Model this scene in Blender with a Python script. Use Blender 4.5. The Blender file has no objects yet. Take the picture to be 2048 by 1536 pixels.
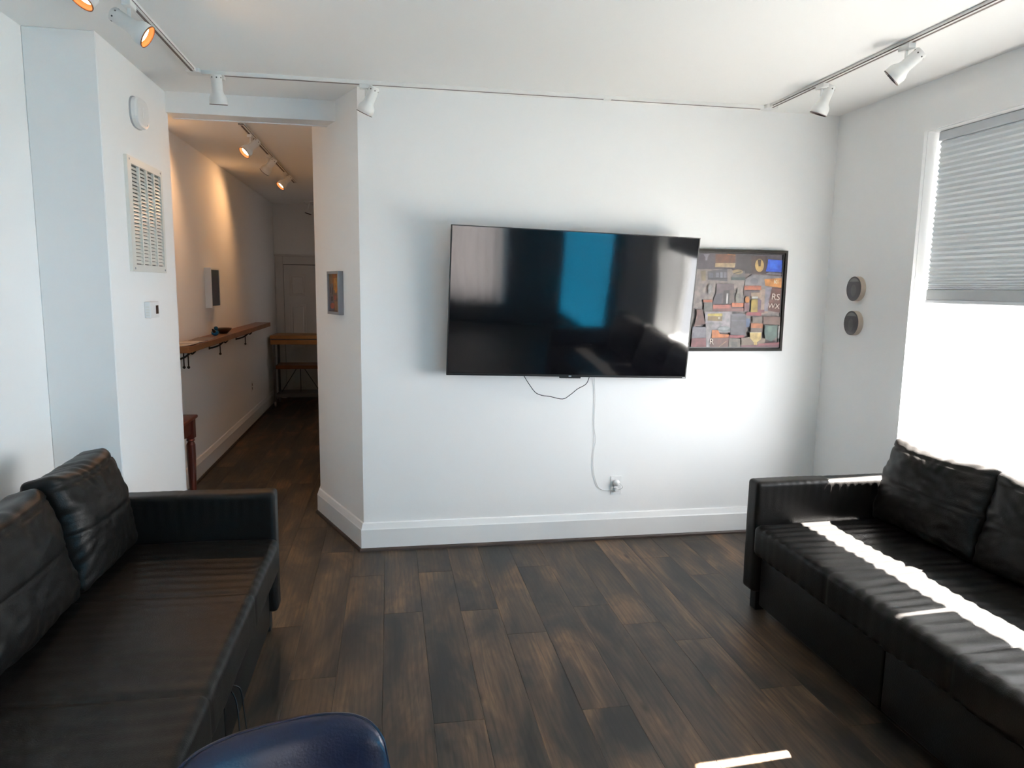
import bpy, bmesh, math, random
from mathutils import Vector, Matrix, noise
R = math.radians
sc = bpy.context.scene
COL = sc.collection

# ------------------------------------------------------------------ camera, world, sun, exposure
CAM_F, YAW, PITCH, ROLL, EYE = 1400.5, 0.1735, 0.1364, -0.0138, 1.55
def cam_axes():
    cy, sy, cp, sp = math.cos(YAW), math.sin(YAW), math.cos(PITCH), math.sin(PITCH)
    f = Vector((sy*cp, cy*cp, -sp)); r0 = Vector((cy, -sy, 0)); d0 = f.cross(r0)
    cr, sr = math.cos(ROLL), math.sin(ROLL)
    return cr*r0+sr*d0, -sr*r0+cr*d0, f
cr_, cd_, cf_ = cam_axes()
cam = bpy.data.cameras.new('camera'); camo = bpy.data.objects.new('camera', cam); COL.objects.link(camo)
cam.sensor_width = 36; cam.lens = CAM_F/2048*36; cam.clip_start = .02; cam.clip_end = 200
m = Matrix((cr_, -cd_, -cf_)).transposed().to_4x4(); m.translation = (0, 0, EYE)
camo.matrix_world = m
sc.camera = camo
def at(ax, val, u, v):
    """point seen at pixel (u, v) on the plane  axis ax = val"""
    k = cf_+(u-1024)/CAM_F*cr_+(v-768)/CAM_F*cd_
    o = Vector((0, 0, EYE)); return o+k*((val-o[ax])/k[ax])

world = bpy.data.worlds.new('world'); sc.world = world; world.use_nodes = True
wn = world.node_tree; bg = wn.nodes['Background']
bg.inputs['Color'].default_value = (.95, .97, 1.0, 1); bg.inputs['Strength'].default_value = 17.0
sun = bpy.data.lights.new('sun', 'SUN'); suno = bpy.data.objects.new('sun', sun); COL.objects.link(suno)
sun.energy = 400; sun.angle = R(.53); sun.color = (1.0, .95, .88)
suno.rotation_euler = Vector((-.86, -.05, -1)).to_track_quat('-Z', 'Y').to_euler()
sc.view_settings.view_transform = 'Standard'; sc.view_settings.look = 'None'
sc.view_settings.gamma = 1; sc.view_settings.use_curve_mapping = False
sc.view_settings.exposure = 0.34
sc.cycles.use_denoising = True
sc.cycles.max_bounces = 10; sc.cycles.diffuse_bounces = 7; sc.cycles.glossy_bounces = 4
sc.cycles.transparent_max_bounces = 8; sc.cycles.transmission_bounces = 6
sc.cycles.sample_clamp_indirect = 12; sc.cycles.caustics_reflective = False; sc.cycles.caustics_refractive = False

# room measures (metres)
XL, XR, YB, YF, H = -1.526, 2.726, 4.066, -2.4, 2.62
XA = -.163                       # left corner of the television wall
CX, CY = -.48, 4.82              # far end of the splayed wall
XV, YV0, YV1 = -1.235, 3.445, 4.44   # the duct wall with the return vent
YE = 9.98                        # end of the hallway
W1 = (1.15, 3.31, .60, 2.37)     # window 1: y0 y1 z0 z1
W2 = (-2.25, -.10, .25, 2.30)    # window 2
W3 = (.85, 1.75, .40, 1.75)      # rear window: x0 x1 z0 z1
WT = .30

def portal(loc, rot, sx, sy):
    l = bpy.data.lights.new('window_portal', 'AREA'); l.shape = 'RECTANGLE'; l.size = sx; l.size_y = sy
    l.cycles.is_portal = True
    o = bpy.data.objects.new('window_portal', l); COL.objects.link(o); o.location = loc; o.rotation_euler = rot
portal((XR+WT+.04, (W1[0]+W1[1])/2, (W1[2]+W1[3])/2), (0, R(90), 0), W1[3]-W1[2], W1[1]-W1[0])
portal((XR+WT+.04, (W2[0]+W2[1])/2, (W2[2]+W2[3])/2), (0, R(90), 0), W2[3]-W2[2], W2[1]-W2[0])
portal(((W3[0]+W3[1])/2, YF-.34, (W3[2]+W3[3])/2), (R(90), 0, 0), W3[1]-W3[0], W3[3]-W3[2])

# ------------------------------------------------------------------ materials
def mat(name, col, rough=.5, spec=.5, metal=0, bump=0, bscale=80, coat=0, vary=0, vscale=6, emit=None, es=0, sheen=0):
    M = bpy.data.materials.new(name); M.use_nodes = True
    nt = M.node_tree; b = nt.nodes['Principled BSDF']
    b.inputs['Base Color'].default_value = (*col, 1); b.inputs['Roughness'].default_value = rough
    b.inputs['Specular IOR Level'].default_value = spec; b.inputs['Metallic'].default_value = metal
    b.inputs['Coat Weight'].default_value = coat
    if sheen: b.inputs['Sheen Weight'].default_value = sheen
    tc = nt.nodes.new('ShaderNodeTexCoord')
    if vary:
        n = nt.nodes.new('ShaderNodeTexNoise'); n.inputs['Scale'].default_value = vscale; n.inputs['Detail'].default_value = 4
        nt.links.new(tc.outputs['Object'], n.inputs['Vector'])
        mx = nt.nodes.new('ShaderNodeMix'); mx.data_type = 'RGBA'
        mx.inputs[6].default_value = (*[c*(1-vary) for c in col], 1); mx.inputs[7].default_value = (*[min(1, c*(1+vary)) for c in col], 1)
        nt.links.new(n.outputs['Fac'], mx.inputs[0]); nt.links.new(mx.outputs[2], b.inputs['Base Color'])
    if bump:
        n = nt.nodes.new('ShaderNodeTexNoise'); n.inputs['Scale'].default_value = bscale; n.inputs['Detail'].default_value = 3
        nt.links.new(tc.outputs['Object'], n.inputs['Vector'])
        bp = nt.nodes.new('ShaderNodeBump'); bp.inputs['Strength'].default_value = bump; bp.inputs['Distance'].default_value = .002
        nt.links.new(n.outputs['Fac'], bp.inputs['Height']); nt.links.new(bp.outputs['Normal'], b.inputs['Normal'])
    if emit: b.inputs['Emission Color'].default_value = (*emit, 1); b.inputs['Emission Strength'].default_value = es
    return M
M_wall = mat('wall_paint', (.88, .88, .87), .75, .15, bump=.15, bscale=60)
M_ceil = mat('ceiling_paint', (.88, .875, .855), .8, .2, bump=.1, bscale=60)
M_trim = mat('trim_paint', (.87, .87, .86), .32, .5)
M_sub = mat('subfloor', (.03, .02, .015), .8)
M_shoe = mat('shoe_molding', (.045, .03, .025), .4, vary=.3)
M_leather = mat('black_leather', (.008, .0073, .0069), .37, .18, bump=.35, bscale=260, vary=.2, vscale=9)
M_leather2 = mat('blue_black_leather', (.011, .012, .034), .34, .45, bump=.25, bscale=220)
M_strap = mat('black_webbing', (.01, .01, .011), .7)
M_dark = mat('dark_plastic', (.012, .012, .013), .4, .3)
M_white = mat('white_enamel', (.78, .78, .76), .35, .5)
M_whitep = mat('white_plastic', (.80, .80, .79), .4)
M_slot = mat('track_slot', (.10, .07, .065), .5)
M_reflglow = mat('reflector_glow_tint', (.26, .085, .025), .45, .2)  # warm glow of the lit lamps put into the reflector colour
M_bulb = mat('bulb_lit', (1, .8, .5), .3, emit=(1, .80, .50), es=14)
M_bulb0 = mat('bulb_off', (.45, .42, .40), .15)
M_grille = mat('grille_enamel', (.76, .75, .70), .4)
M_gdark = mat('duct_dark', (.10, .10, .09), .8)
M_glassdark = mat('display_dark', (.015, .008, .008), .15)
M_oak = mat('oiled_wood', (.22, .085, .028), .38, .4, vary=.45, vscale=7)
M_butcher = mat('butcher_block', (.42, .19, .06), .4, .4, vary=.25, vscale=10)
M_mahog = mat('red_mahogany', (.10, .018, .010), .28, .5, vary=.35, vscale=8)
M_iron = mat('black_iron', (.018, .012, .010), .5, .4)
M_steel = mat('grey_steel', (.13, .13, .14), .4, metal=.7)
M_cast = mat('caster_grey', (.35, .36, .38), .35)
M_frameblk = mat('black_frame_wood', (.008, .007, .006), .55, .15)
M_greyframe = mat('grey_painted_wood', (.27, .29, .32), .5)
M_plywood = mat('pale_plywood_edge', (.52, .44, .36), .6, vary=.15)
M_paper = mat('magazine_paper', (.48, .40, .34), .5, vary=.3, vscale=14)
M_bluebird = mat('blue_glaze', (.0, .12, .28), .15, .6, vary=.5, vscale=30)
M_bowl = mat('dark_bowl_wood', (.045, .02, .012), .35)
M_blind = mat('pleated_fabric', (.50, .52, .53), .85, .2)
M_rail = mat('blind_rail', (.62, .64, .66), .5)
M_door = mat('door_paint', (.66, .64, .62), .4, .4)
M_fin = mat('sun_fin_white', (.75, .74, .72), .8, bump=.3, bscale=20)
M_pave = mat('pale_pavement', (.33, .32, .30), .9, .2, vary=.1, vscale=.8)
M_rearwall = mat('brown_wall_paint', (.075, .058, .050), .6)
M_cord_w = mat('white_cord', (.62, .62, .60), .5)
M_badge = mat('badge_silver', (.75, .78, .82), .3, metal=.6)
M_rearblk = mat('shade_cloth', (.30, .27, .25), .9)

def mat_glass():
    M = bpy.data.materials.new('window_glass'); M.use_nodes = True; nt = M.node_tree; nt.nodes.clear()
    o = nt.nodes.new('ShaderNodeOutputMaterial'); mx = nt.nodes.new('ShaderNodeMixShader'); mx.inputs[0].default_value = .06
    t = nt.nodes.new('ShaderNodeBsdfTransparent'); g = nt.nodes.new('ShaderNodeBsdfGlossy'); g.inputs['Roughness'].default_value = .02
    nt.links.new(t.outputs[0], mx.inputs[1]); nt.links.new(g.outputs[0], mx.inputs[2]); nt.links.new(mx.outputs[0], o.inputs[0]); return M
M_glass = mat_glass()
def mat_cloth(name, col, tcol, fac, weave=0):
    M = bpy.data.materials.new(name); M.use_nodes = True; nt = M.node_tree; nt.nodes.clear()
    o = nt.nodes.new('ShaderNodeOutputMaterial'); mx = nt.nodes.new('ShaderNodeMixShader'); mx.inputs[0].default_value = fac
    d = nt.nodes.new('ShaderNodeBsdfDiffuse'); t = nt.nodes.new('ShaderNodeBsdfTranslucent')
    d.inputs[0].default_value = (*col, 1); t.inputs[0].default_value = (*tcol, 1)
    if weave:
        tc = nt.nodes.new('ShaderNodeTexCoord'); v = nt.nodes.new('ShaderNodeTexVoronoi'); v.inputs['Scale'].default_value = weave
        nt.links.new(tc.outputs['Object'], v.inputs['Vector'])
        rr = nt.nodes.new('ShaderNodeMix'); rr.data_type = 'RGBA'; rr.inputs[6].default_value = (*tcol, 1); rr.inputs[7].default_value = (*[c*.55 for c in tcol], 1)
        nt.links.new(v.outputs['Distance'], rr.inputs[0]); nt.links.new(rr.outputs[2], t.inputs[0])
    nt.links.new(d.outputs[0], mx.inputs[1]); nt.links.new(t.outputs[0], mx.inputs[2]); nt.links.new(mx.outputs[0], o.inputs[0]); return M
M_teal = mat_cloth('teal_sheer', (.01, .16, .24), (.004, .075, .135), .6, weave=40)
M_whitesheer = mat_cloth('white_sheer', (.6, .58, .55), (.82, .74, .70), .85)
M_shade4 = mat_cloth('dimming_shade_cloth', (.5, .5, .5), (.060, .062, .064), .5)
M_pleat = mat_cloth('pleat_cloth', (.84, .865, .88), (.02, .02, .02), .03)

def mat_tv():
    M = bpy.data.materials.new('screen_glass'); M.use_nodes = True; nt = M.node_tree; b = nt.nodes['Principled BSDF']
    b.inputs['Base Color'].default_value = (.0035, .0035, .0045, 1); b.inputs['Roughness'].default_value = .06
    b.inputs['Specular IOR Level'].default_value = .5
    tc = nt.nodes.new('ShaderNodeTexCoord'); n = nt.nodes.new('ShaderNodeTexNoise'); n.inputs['Scale'].default_value = 2.2; n.inputs['Detail'].default_value = 0
    bp = nt.nodes.new('ShaderNodeBump'); bp.inputs['Strength'].default_value = .5; bp.inputs['Distance'].default_value = .006
    nt.links.new(tc.outputs['Object'], n.inputs['Vector']); nt.links.new(n.outputs['Fac'], bp.inputs['Height']); nt.links.new(bp.outputs['Normal'], b.inputs['Normal'])
    return M
M_screen = mat_tv()

def mat_plank():
    """dark distressed laminate; the grain shifts from board to board with the object's random value"""
    M = bpy.data.materials.new('distressed_laminate'); M.use_nodes = True; nt = M.node_tree; L = nt.links; N = nt.nodes; b = N['Principled BSDF']
    tc = N.new('ShaderNodeTexCoord'); oi = N.new('ShaderNodeObjectInfo')
    mul = N.new('ShaderNodeMath'); mul.operation = 'MULTIPLY'; mul.inputs[1].default_value = 61.0; L.new(oi.outputs['Random'], mul.inputs[0])
    cmb = N.new('ShaderNodeCombineXYZ'); L.new(mul.outputs[0], cmb.inputs[0]); L.new(mul.outputs[0], cmb.inputs[1])
    add = N.new('ShaderNodeVectorMath'); add.operation = 'ADD'; L.new(tc.outputs['Object'], add.inputs[0]); L.new(cmb.outputs[0], add.inputs[1])
    def mapped(sx, sy):
        v = N.new('ShaderNodeVectorMath'); v.operation = 'MULTIPLY'; v.inputs[1].default_value = (sx, sy, 1); L.new(add.outputs[0], v.inputs[0]); return v.outputs[0]
    def nz(vec, scale, det=5, rough=.6, dist=0):
        n = N.new('ShaderNodeTexNoise'); n.inputs['Scale'].default_value = scale; n.inputs['Detail'].default_value = det
        n.inputs['Roughness'].default_value = rough; n.inputs['Distortion'].default_value = dist; L.new(vec, n.inputs['Vector']); return n.outputs['Fac']
    def ramp(fac, stops):
        r = N.new('ShaderNodeValToRGB'); L.new(fac, r.inputs[0]); e = r.color_ramp.elements
        e[0].position, e[0].color = stops[0][0], (*stops[0][1], 1); e[1].position, e[1].color = stops[-1][0], (*stops[-1][1], 1)
        for p, c in stops[1:-1]:
            x = e.new(p); x.color = (*c, 1)
        return r.outputs[0]
    def mix(f, a, bb, mode='MIX'):
        x = N.new('ShaderNodeMix'); x.data_type = 'RGBA'; x.blend_type = mode
        if isinstance(f, float): x.inputs[0].default_value = f
        else: L.new(f, x.inputs[0])
        L.new(a, x.inputs[6]); L.new(bb, x.inputs[7]); return x.outputs[2]
    blotch = nz(mapped(5.5, 1.5), 1.0, 4, .6, .5)
    base = ramp(blotch, [(.35, (.013, .011, .010)), (.44, (.032, .024, .018)), (.54, (.068, .043, .027)), (.66, (.150, .088, .048))])
    grain = nz(mapped(70, 3.2), 1.0, 8, .65, .6)
    g = ramp(grain, [(.32, (.38, .38, .38)), (.52, (1, 1, 1)), (.72, (1.35, 1.28, 1.2))])
    c = mix(1.0, base, g, 'MULTIPLY')
    # long cathedral rings
    w = N.new('ShaderNodeTexWave'); w.wave_type = 'RINGS'; w.rings_direction = 'SPHERICAL' if False else 'Z'
    w.inputs['Scale'].default_value = 5.5; w.inputs['Distortion'].default_value = 7; w.inputs['Detail'].default_value = 3; w.inputs['Detail Scale'].default_value = 1.2
    L.new(mapped(2.6, .35), w.inputs['Vector'])
    wr = ramp(w.outputs['Fac'], [(.0, (.80, .78, .76)), (.5, (1, 1, 1)), (1, (1.05, 1.05, 1.04))])
    c = mix(.8, c, mix(1.0, c, wr, 'MULTIPLY'))
    # dark knots and cross scrapes
    vor = N.new('ShaderNodeTexVoronoi'); vor.inputs['Scale'].default_value = 1; L.new(mapped(7, 2.4), vor.inputs['Vector'])
    kn = ramp(vor.outputs['Distance'], [(.03, (.25, .22, .2)), (.12, (1, 1, 1))]); c = mix(1.0, c, kn, 'MULTIPLY')
    br = N.new('ShaderNodeMath'); br.operation = 'MULTIPLY_ADD'; br.inputs[1].default_value = .28; br.inputs[2].default_value = .88; L.new(oi.outputs['Random'], br.inputs[0])
    cb = N.new('ShaderNodeCombineXYZ'); [L.new(br.outputs[0], cb.inputs[i]) for i in range(3)]
    c = mix(1.0, c, cb.outputs[0], 'MULTIPLY')
    L.new(c, b.inputs['Base Color'])
    rr = N.new('ShaderNodeMath'); rr.operation = 'MULTIPLY_ADD'; rr.inputs[1].default_value = .22; rr.inputs[2].default_value = .36; L.new(grain, rr.inputs[0]); L.new(rr.outputs[0], b.inputs['Roughness'])
    b.inputs['Specular IOR Level'].default_value = .5
    bp = N.new('ShaderNodeBump'); bp.inputs['Strength'].default_value = .35; bp.inputs['Distance'].default_value = .001; L.new(grain, bp.inputs['Height']); L.new(bp.outputs['Normal'], b.inputs['Normal'])
    return M
M_plank = mat_plank()

# ------------------------------------------------------------------ helpers
def obj(name, data, m=None, parent=None, smooth=False):
    """a bmesh or mesh becomes ONE object"""
    if isinstance(data, bmesh.types.BMesh):
        me = bpy.data.meshes.new(name); bmesh.ops.recalc_face_normals(data, faces=data.faces[:]); data.to_mesh(me); data.free()
    else: me = data
    if m is not None and not me.materials: me.materials.append(m)
    if smooth:
        me.polygons.foreach_set('use_smooth', [True]*len(me.polygons))
    o = bpy.data.objects.new(name, me); COL.objects.link(o)
    if parent is not None:
        o.parent = parent
    return o
def tag(o, label=None, cat=None, group=None, kind=None):
    if label: o['label'] = label
    if cat: o['category'] = cat
    if group: o['group'] = group
    if kind: o['kind'] = kind
    return o
def thing(name, label, cat, loc=(0, 0, 0), rotz=0, group=None):
    o = bpy.data.objects.new(name, None); COL.objects.link(o); o.empty_display_size = .1
    o.location = loc; o.rotation_euler = (0, 0, rotz); return tag(o, label, cat, group)
def struct(name, bm, m, parent=None, label=None, cat=None):
    o = obj(name, bm, m, parent)
    if parent is None: tag(o, label, cat or 'structure', kind='structure')
    return o
def box(bm, lo, hi, bevel=0, seg=2):
    lo, hi = Vector(lo), Vector(hi)
    r = bmesh.ops.create_cube(bm, size=1); vs = r['verts']
    c = (lo+hi)/2; s = hi-lo
    for v in vs: v.co = Vector((v.co.x*s.x, v.co.y*s.y, v.co.z*s.z))+c
    if bevel:
        es = list({e for v in vs for e in v.link_edges})
        bmesh.ops.bevel(bm, geom=es, offset=bevel, segments=seg, affect='EDGES', profile=.5)
    return bm
def bx(lo, hi, bevel=0, seg=2): return box(bmesh.new(), lo, hi, bevel, seg)
def tube(bm, pts, r, n=8, caps=True):
    pts = [Vector(p) for p in pts]; rings = []
    rs = r if isinstance(r, (list, tuple)) else [r]*len(pts)
    prev = None
    for i, p in enumerate(pts):
        t = ((pts[min(i+1, len(pts)-1)]-pts[max(i-1, 0)])).normalized()
        if prev is None:
            a = t.cross(Vector((0, 0, 1)));
            if a.length < .05: a = t.cross(Vector((1, 0, 0)))
        else: a = prev-t*prev.dot(t)
        a.normalize(); prev = a; b = t.cross(a)
        rings.append([bm.verts.new(p+(a*math.cos(2*math.pi*k/n)+b*math.sin(2*math.pi*k/n))*rs[i]) for k in range(n)])
    for i in range(len(rings)-1):
        for k in range(n): bm.faces.new((rings[i][k], rings[i][(k+1) % n], rings[i+1][(k+1) % n], rings[i+1][k]))
    if caps: bm.faces.new(rings[0][::-1]); bm.faces.new(rings[-1])
    return bm
def smooth_pts(pts, sub=6):
    P = [Vector(p) for p in pts]; out = []
    for i in range(len(P)-1):
        p0, p1, p2, p3 = P[max(i-1, 0)], P[i], P[i+1], P[min(i+2, len(P)-1)]
        for k in range(sub):
            t = k/sub
            out.append(.5*((2*p1)+(-p0+p2)*t+(2*p0-5*p1+4*p2-p3)*t*t+(-p0+3*p1-3*p2+p3)*t**3))
    out.append(P[-1]); return out
def lathe(bm, prof, n=24, M=None, close=False):
    """prof: (radius, z) pairs about z"""
    M = M or Matrix.Identity(4); rings = []
    for r, z in prof:
        if r < 1e-5: rings.append([bm.verts.new(M @ Vector((0, 0, z)))])
        else: rings.append([bm.verts.new(M @ Vector((r*math.cos(2*math.pi*k/n), r*math.sin(2*math.pi*k/n), z))) for k in range(n)])
    for a, b in zip(rings, rings[1:]):
        for k in range(n):
            if len(a) == 1 and len(b) == 1: continue
            if len(a) == 1: bm.faces.new((a[0], b[k], b[(k+1) % n]))
            elif len(b) == 1: bm.faces.new((a[k], a[(k+1) % n], b[0]))
            else: bm.faces.new((a[k], a[(k+1) % n], b[(k+1) % n], b[k]))
    return bm
def soft_box(half, r, segs, disp=None, edge=4):
    """finely divided rounded box centred on 0; disp(p, n) moves each vertex"""
    def lat(h, n):
        e = [-h+r*(1-math.cos(math.pi/2*k/edge)) for k in range(edge)]
        inner = [-h+r+(2*h-2*r)*k/n for k in range(n+1)]
        return e+inner+[-x for x in e[::-1]]
    Ls = [lat(half[i], segs[i]) for i in range(3)]
    bm = bmesh.new(); V = {}
    def vert(i, j, k):
        key = (i, j, k)
        if key in V: return V[key]
        p = Vector((Ls[0][i], Ls[1][j], Ls[2][k]))
        q = Vector([max(-(half[a]-r), min(half[a]-r, p[a])) for a in range(3)]); d = p-q
        d.normalize(); co = q+d*r
        if disp: co = disp(co, d)
        V[key] = bm.verts.new(co); return V[key]
    nx, ny, nz_ = [len(l)-1 for l in Ls]
    for i in range(nx):
        for j in range(ny):
            for k in (0, nz_): bm.faces.new((vert(i, j, k), vert(i+1, j, k), vert(i+1, j+1, k), vert(i, j+1, k)))
    for i in range(nx):
        for k in range(nz_):
            for j in (0, ny): bm.faces.new((vert(i, j, k), vert(i+1, j, k), vert(i+1, j, k+1), vert(i, j, k+1)))
    for j in range(ny):
        for k in range(nz_):
            for i in (0, nx): bm.faces.new((vert(i, j, k), vert(i, j+1, k), vert(i, j+1, k+1), vert(i, j, k+1)))
    return bm
def nz3(p, s=1.0, o=0): return noise.noise(Vector((p[0]*s+o, p[1]*s+o*.37, p[2]*s-o)))
def groove(x, x0, w): return math.exp(-((x-x0)/w)**2)

def wall_with_holes(axis, a0, a1, b0, b1, z0, z1, holes):
    """slab: thickness a0..a1 along `axis` ('x' or 'y'), running b0..b1; holes (b0, b1, z0, z1)"""
    bs = sorted({b0, b1, *[h[0] for h in holes], *[h[1] for h in holes]})
    zs = sorted({z0, z1, *[h[2] for h in holes], *[h[3] for h in holes]})
    bm = bmesh.new()
    for i in range(len(bs)-1):
        for j in range(len(zs)-1):
            cb, cz = (bs[i]+bs[i+1])/2, (zs[j]+zs[j+1])/2
            if any(h[0] < cb < h[1] and h[2] < cz < h[3] for h in holes): continue
            if axis == 'x': box(bm, (a0, bs[i], zs[j]), (a1, bs[i+1], zs[j+1]))
            else: box(bm, (bs[i], a0, zs[j]), (bs[i+1], a1, zs[j+1]))
    bmesh.ops.remove_doubles(bm, verts=bm.verts[:], dist=1e-5)
    # drop the inner faces shared by neighbouring blocks
    seen = {}
    for f in bm.faces:
        seen.setdefault(tuple(round(c, 4) for c in f.calc_center_median()), []).append(f)
    bmesh.ops.delete(bm, geom=[f for fs in seen.values() if len(fs) > 1 for f in fs], context='FACES')
    return bm

# ------------------------------------------------------------------ room shell
struct('floor', bx((XL-.3, YF-.3, -.12), (XR+.3, YE+.3, -.012)), M_sub, label='dark subfloor slab under the boards', cat='floor')
FLOOR = bpy.data.objects['floor']
struct('ceiling', bx((XL-.3, YF-.35, H), (XR+.42, YE+.3, H+.12)), M_ceil, label='plain white painted ceiling', cat='ceiling')
struct('wall_back', bx((XA+.002, YB, -.01), (XR+.4, YB+.12, H)), M_wall, label='white wall behind the television', cat='wall')
bm = bmesh.new()   # splayed wall at the hallway mouth + the hallway's right wall, as a solid prism
pts = [(XA, YB), (XA+.14, YB+.02), (XA+.14, YB+.13), (CX+.13, CY+.03), (CX, CY)]
lo = [bm.verts.new((x, y, -.01)) for x, y in pts]; hi = [bm.verts.new((x, y, H)) for x, y in pts]
bm.faces.new(lo[::-1]); bm.faces.new(hi)
for i in range(5): bm.faces.new((lo[i], lo[(i+1) % 5], hi[(i+1) % 5], hi[i]))
struct('wall_splay', bm, M_wall, label='white splayed wall between television wall and hallway', cat='wall')
HW = (8.35, 9.35, .95, 2.1)
struct('wall_hall_right', wall_with_holes('x', CX, CX+.12, CY, YE+.1, -.01, H, [HW]), M_wall, label='white right wall of the hallway', cat='wall')
struct('wall_left', bx((XL-.12, YF-.1, -.01), (XL, YE+.1, H)), M_wall, label='white left wall running on into the hallway', cat='wall')
struct('wall_duct', bx((XL, YV0, -.01), (XV, YV1, H), .004, 1), M_wall, label='white boxed-out wall that carries the return vent', cat='wall')
struct('wall_hall_end', bx((XL-.1, YE, -.01), (CX+.2, YE+.12, H)), M_wall, label='white end wall of the hallway around the door', cat='wall')
struct('wall_right', wall_with_holes('x', XR, XR+WT, YF-.1, YB+.1, -.01, H, [W1, W2]), M_wall, label='white window wall on the right', cat='wall')
struct('wall_rear', wall_with_holes('y', YF-.3, YF, XL-.1, XR+.1, -.01, H, [W3]), M_rearwall, label='dark brown wall behind the camera', cat='wall')
struct('wall_sun_fin', bx((3.50, 3.09, -1), (3.75, 7.0, 3.2)), M_fin, label='white fin added outside the window to cut off part of the sun', cat='wall')  # added sun blocker: sets where sunlight ends on the armrest
struct('ground_exterior', bx((XR+WT+.01, -14, -3.3), (26, 18, -3.2)), M_pave, label='sunlit pale pavement outside below the window', cat='ground')
bm = bmesh.new(); box(bm, (XV-.001, 4.40, 2.505), (-.29, 4.53, H+.001), .002, 1); box(bm, (XV-.001, 4.53, 2.500), (-.33, 4.55, H+.001))
struct('trim_1', bm, M_trim, label='white header beam over the hallway opening', cat='beam')

# baseboards --------------------------------------------------------
BP = [(0, 0), (.022, 0), (.022, .128), (.019, .134), (.009, .164), (0, .168)]
SP = [(.022, -.001), (.036, -.001), (.034, .010), (.028, .017), (.022, .018)]
def run_profile(path, i, prof):
    """segment i of a path, mitred at its joints; the room lies to the left of the walking direction"""
    P = [Vector((x, y, 0)) for x, y in path]
    def nrm(k): t = (P[k+1]-P[k]).normalized(); return Vector((-t.y, t.x, 0))
    def off(j):
        if j == 0: return nrm(0)
        if j == len(P)-1: return nrm(len(P)-2)
        a, b = nrm(j-1), nrm(j); s = a+b; return s/(1+a.dot(b))
    bm = bmesh.new(); A, B = off(i), off(i+1)
    ra = [bm.verts.new(P[i]+A*o+Vector((0, 0, z))) for o, z in prof]; rb = [bm.verts.new(P[i+1]+B*o+Vector((0, 0, z))) for o, z in prof]
    n = len(prof)
    for k in range(n): bm.faces.new((ra[k], ra[(k+1) % n], rb[(k+1) % n], rb[k]))
    bm.faces.new(ra[::-1]); bm.faces.new(rb); return bm
def baseboards(path, names):
    for i, (nm, lab) in enumerate(names):
        o = struct(nm, run_profile(path, i, BP), M_trim, label=lab, cat='baseboard')
        obj('shoe_molding', run_profile(path, i, SP), M_shoe, o)['label'] = 'dark wood shoe molding'
baseboards([(CX, YE), (CX, CY), (XA, YB), (XR, YB), (XR, YF)][::-1][::-1] and
           [(XR, YF), (XR, YB), (XA, YB), (CX, CY), (CX, YE)],
           [('baseboard_right', 'white baseboard on the window wall behind the right sofa'), ('baseboard_back', 'tall white baseboard under the television wall'),
            ('baseboard_splay', 'white baseboard on the splayed wall by the hallway'), ('baseboard_hall_right', 'white baseboard on the right of the hallway')])
baseboards([(XL, YE), (XL, YV1)], [('baseboard_hall_left', 'white baseboard on the left of the hallway')])
baseboards([(XL+.023, YV1), (XV, YV1), (XV, YV0), (XL, YV0), (XL, YF)],
           [('baseboard_duct_rear', 'white baseboard on the hallway side of the boxed-out wall'), ('baseboard_duct', 'white baseboard under the return vent'),
            ('baseboard_duct_front', 'white baseboard on the near face of the boxed-out wall'), ('baseboard_left', 'white baseboard behind the left sofa')])

# floor boards ------------------------------------------------------
PW, PL_ = .1831, 1.354
JOINT = {-8: 2.10, -7: 2.95, -6: 3.55, -5: 2.30, -4: 2.85, -3: 3.148, -2: 2.693, -1: 3.677, 0: 3.216, 1: 3.683, 2: 3.194, 3: 2.935, 4: 3.684, 5: 3.159,
         6: 2.949, 7: 2.771, 8: 3.713, 9: 3.444, 10: 2.6, 11: 3.1, 12: 2.3, 13: 3.3, 14: 2.75, 15: 3.5}
plank_cache = {}
def plank_mesh(w, l):
    key = (round(w, 3), round(l, 3))
    if key not in plank_cache:
        bm = bx((-w/2+.0003, -l/2+.0003, -.011), (w/2-.0003, l/2-.0003, 0))
        es = [e for e in bm.edges if all(v.co.z > -.001 for v in e.verts)]
        bmesh.ops.bevel(bm, geom=es, offset=.0008, segments=1, affect='EDGES')
        me = bpy.data.meshes.new('plank'); bmesh.ops.recalc_face_normals(bm, faces=bm.faces[:]); bm.to_mesh(me); bm.free(); me.materials.append(M_plank); plank_cache[key] = me
    return plank_cache[key]
for c in range(-9, 16):
    x0 = max(XL, -.042+PW*c); x1 = min(XR, -.042+PW*(c+1))
    if x1-x0 < .01: continue
    ytop = YE if x0 < CX+.12 else YB+.02
    if CX+.12 <= x0 < XA+.13: ytop = 4.75
    y = JOINT.get(c, 3.0)
    while y > YF: y -= PL_
    while y < ytop:
        a, b = max(y, YF), min(y+PL_, ytop); y += PL_
        if b-a < .02: continue
        o = bpy.data.objects.new('plank', plank_mesh(x1-x0, b-a)); COL.objects.link(o); o.location = ((x0+x1)/2, (a+b)/2, 0); o.parent = FLOOR

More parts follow.
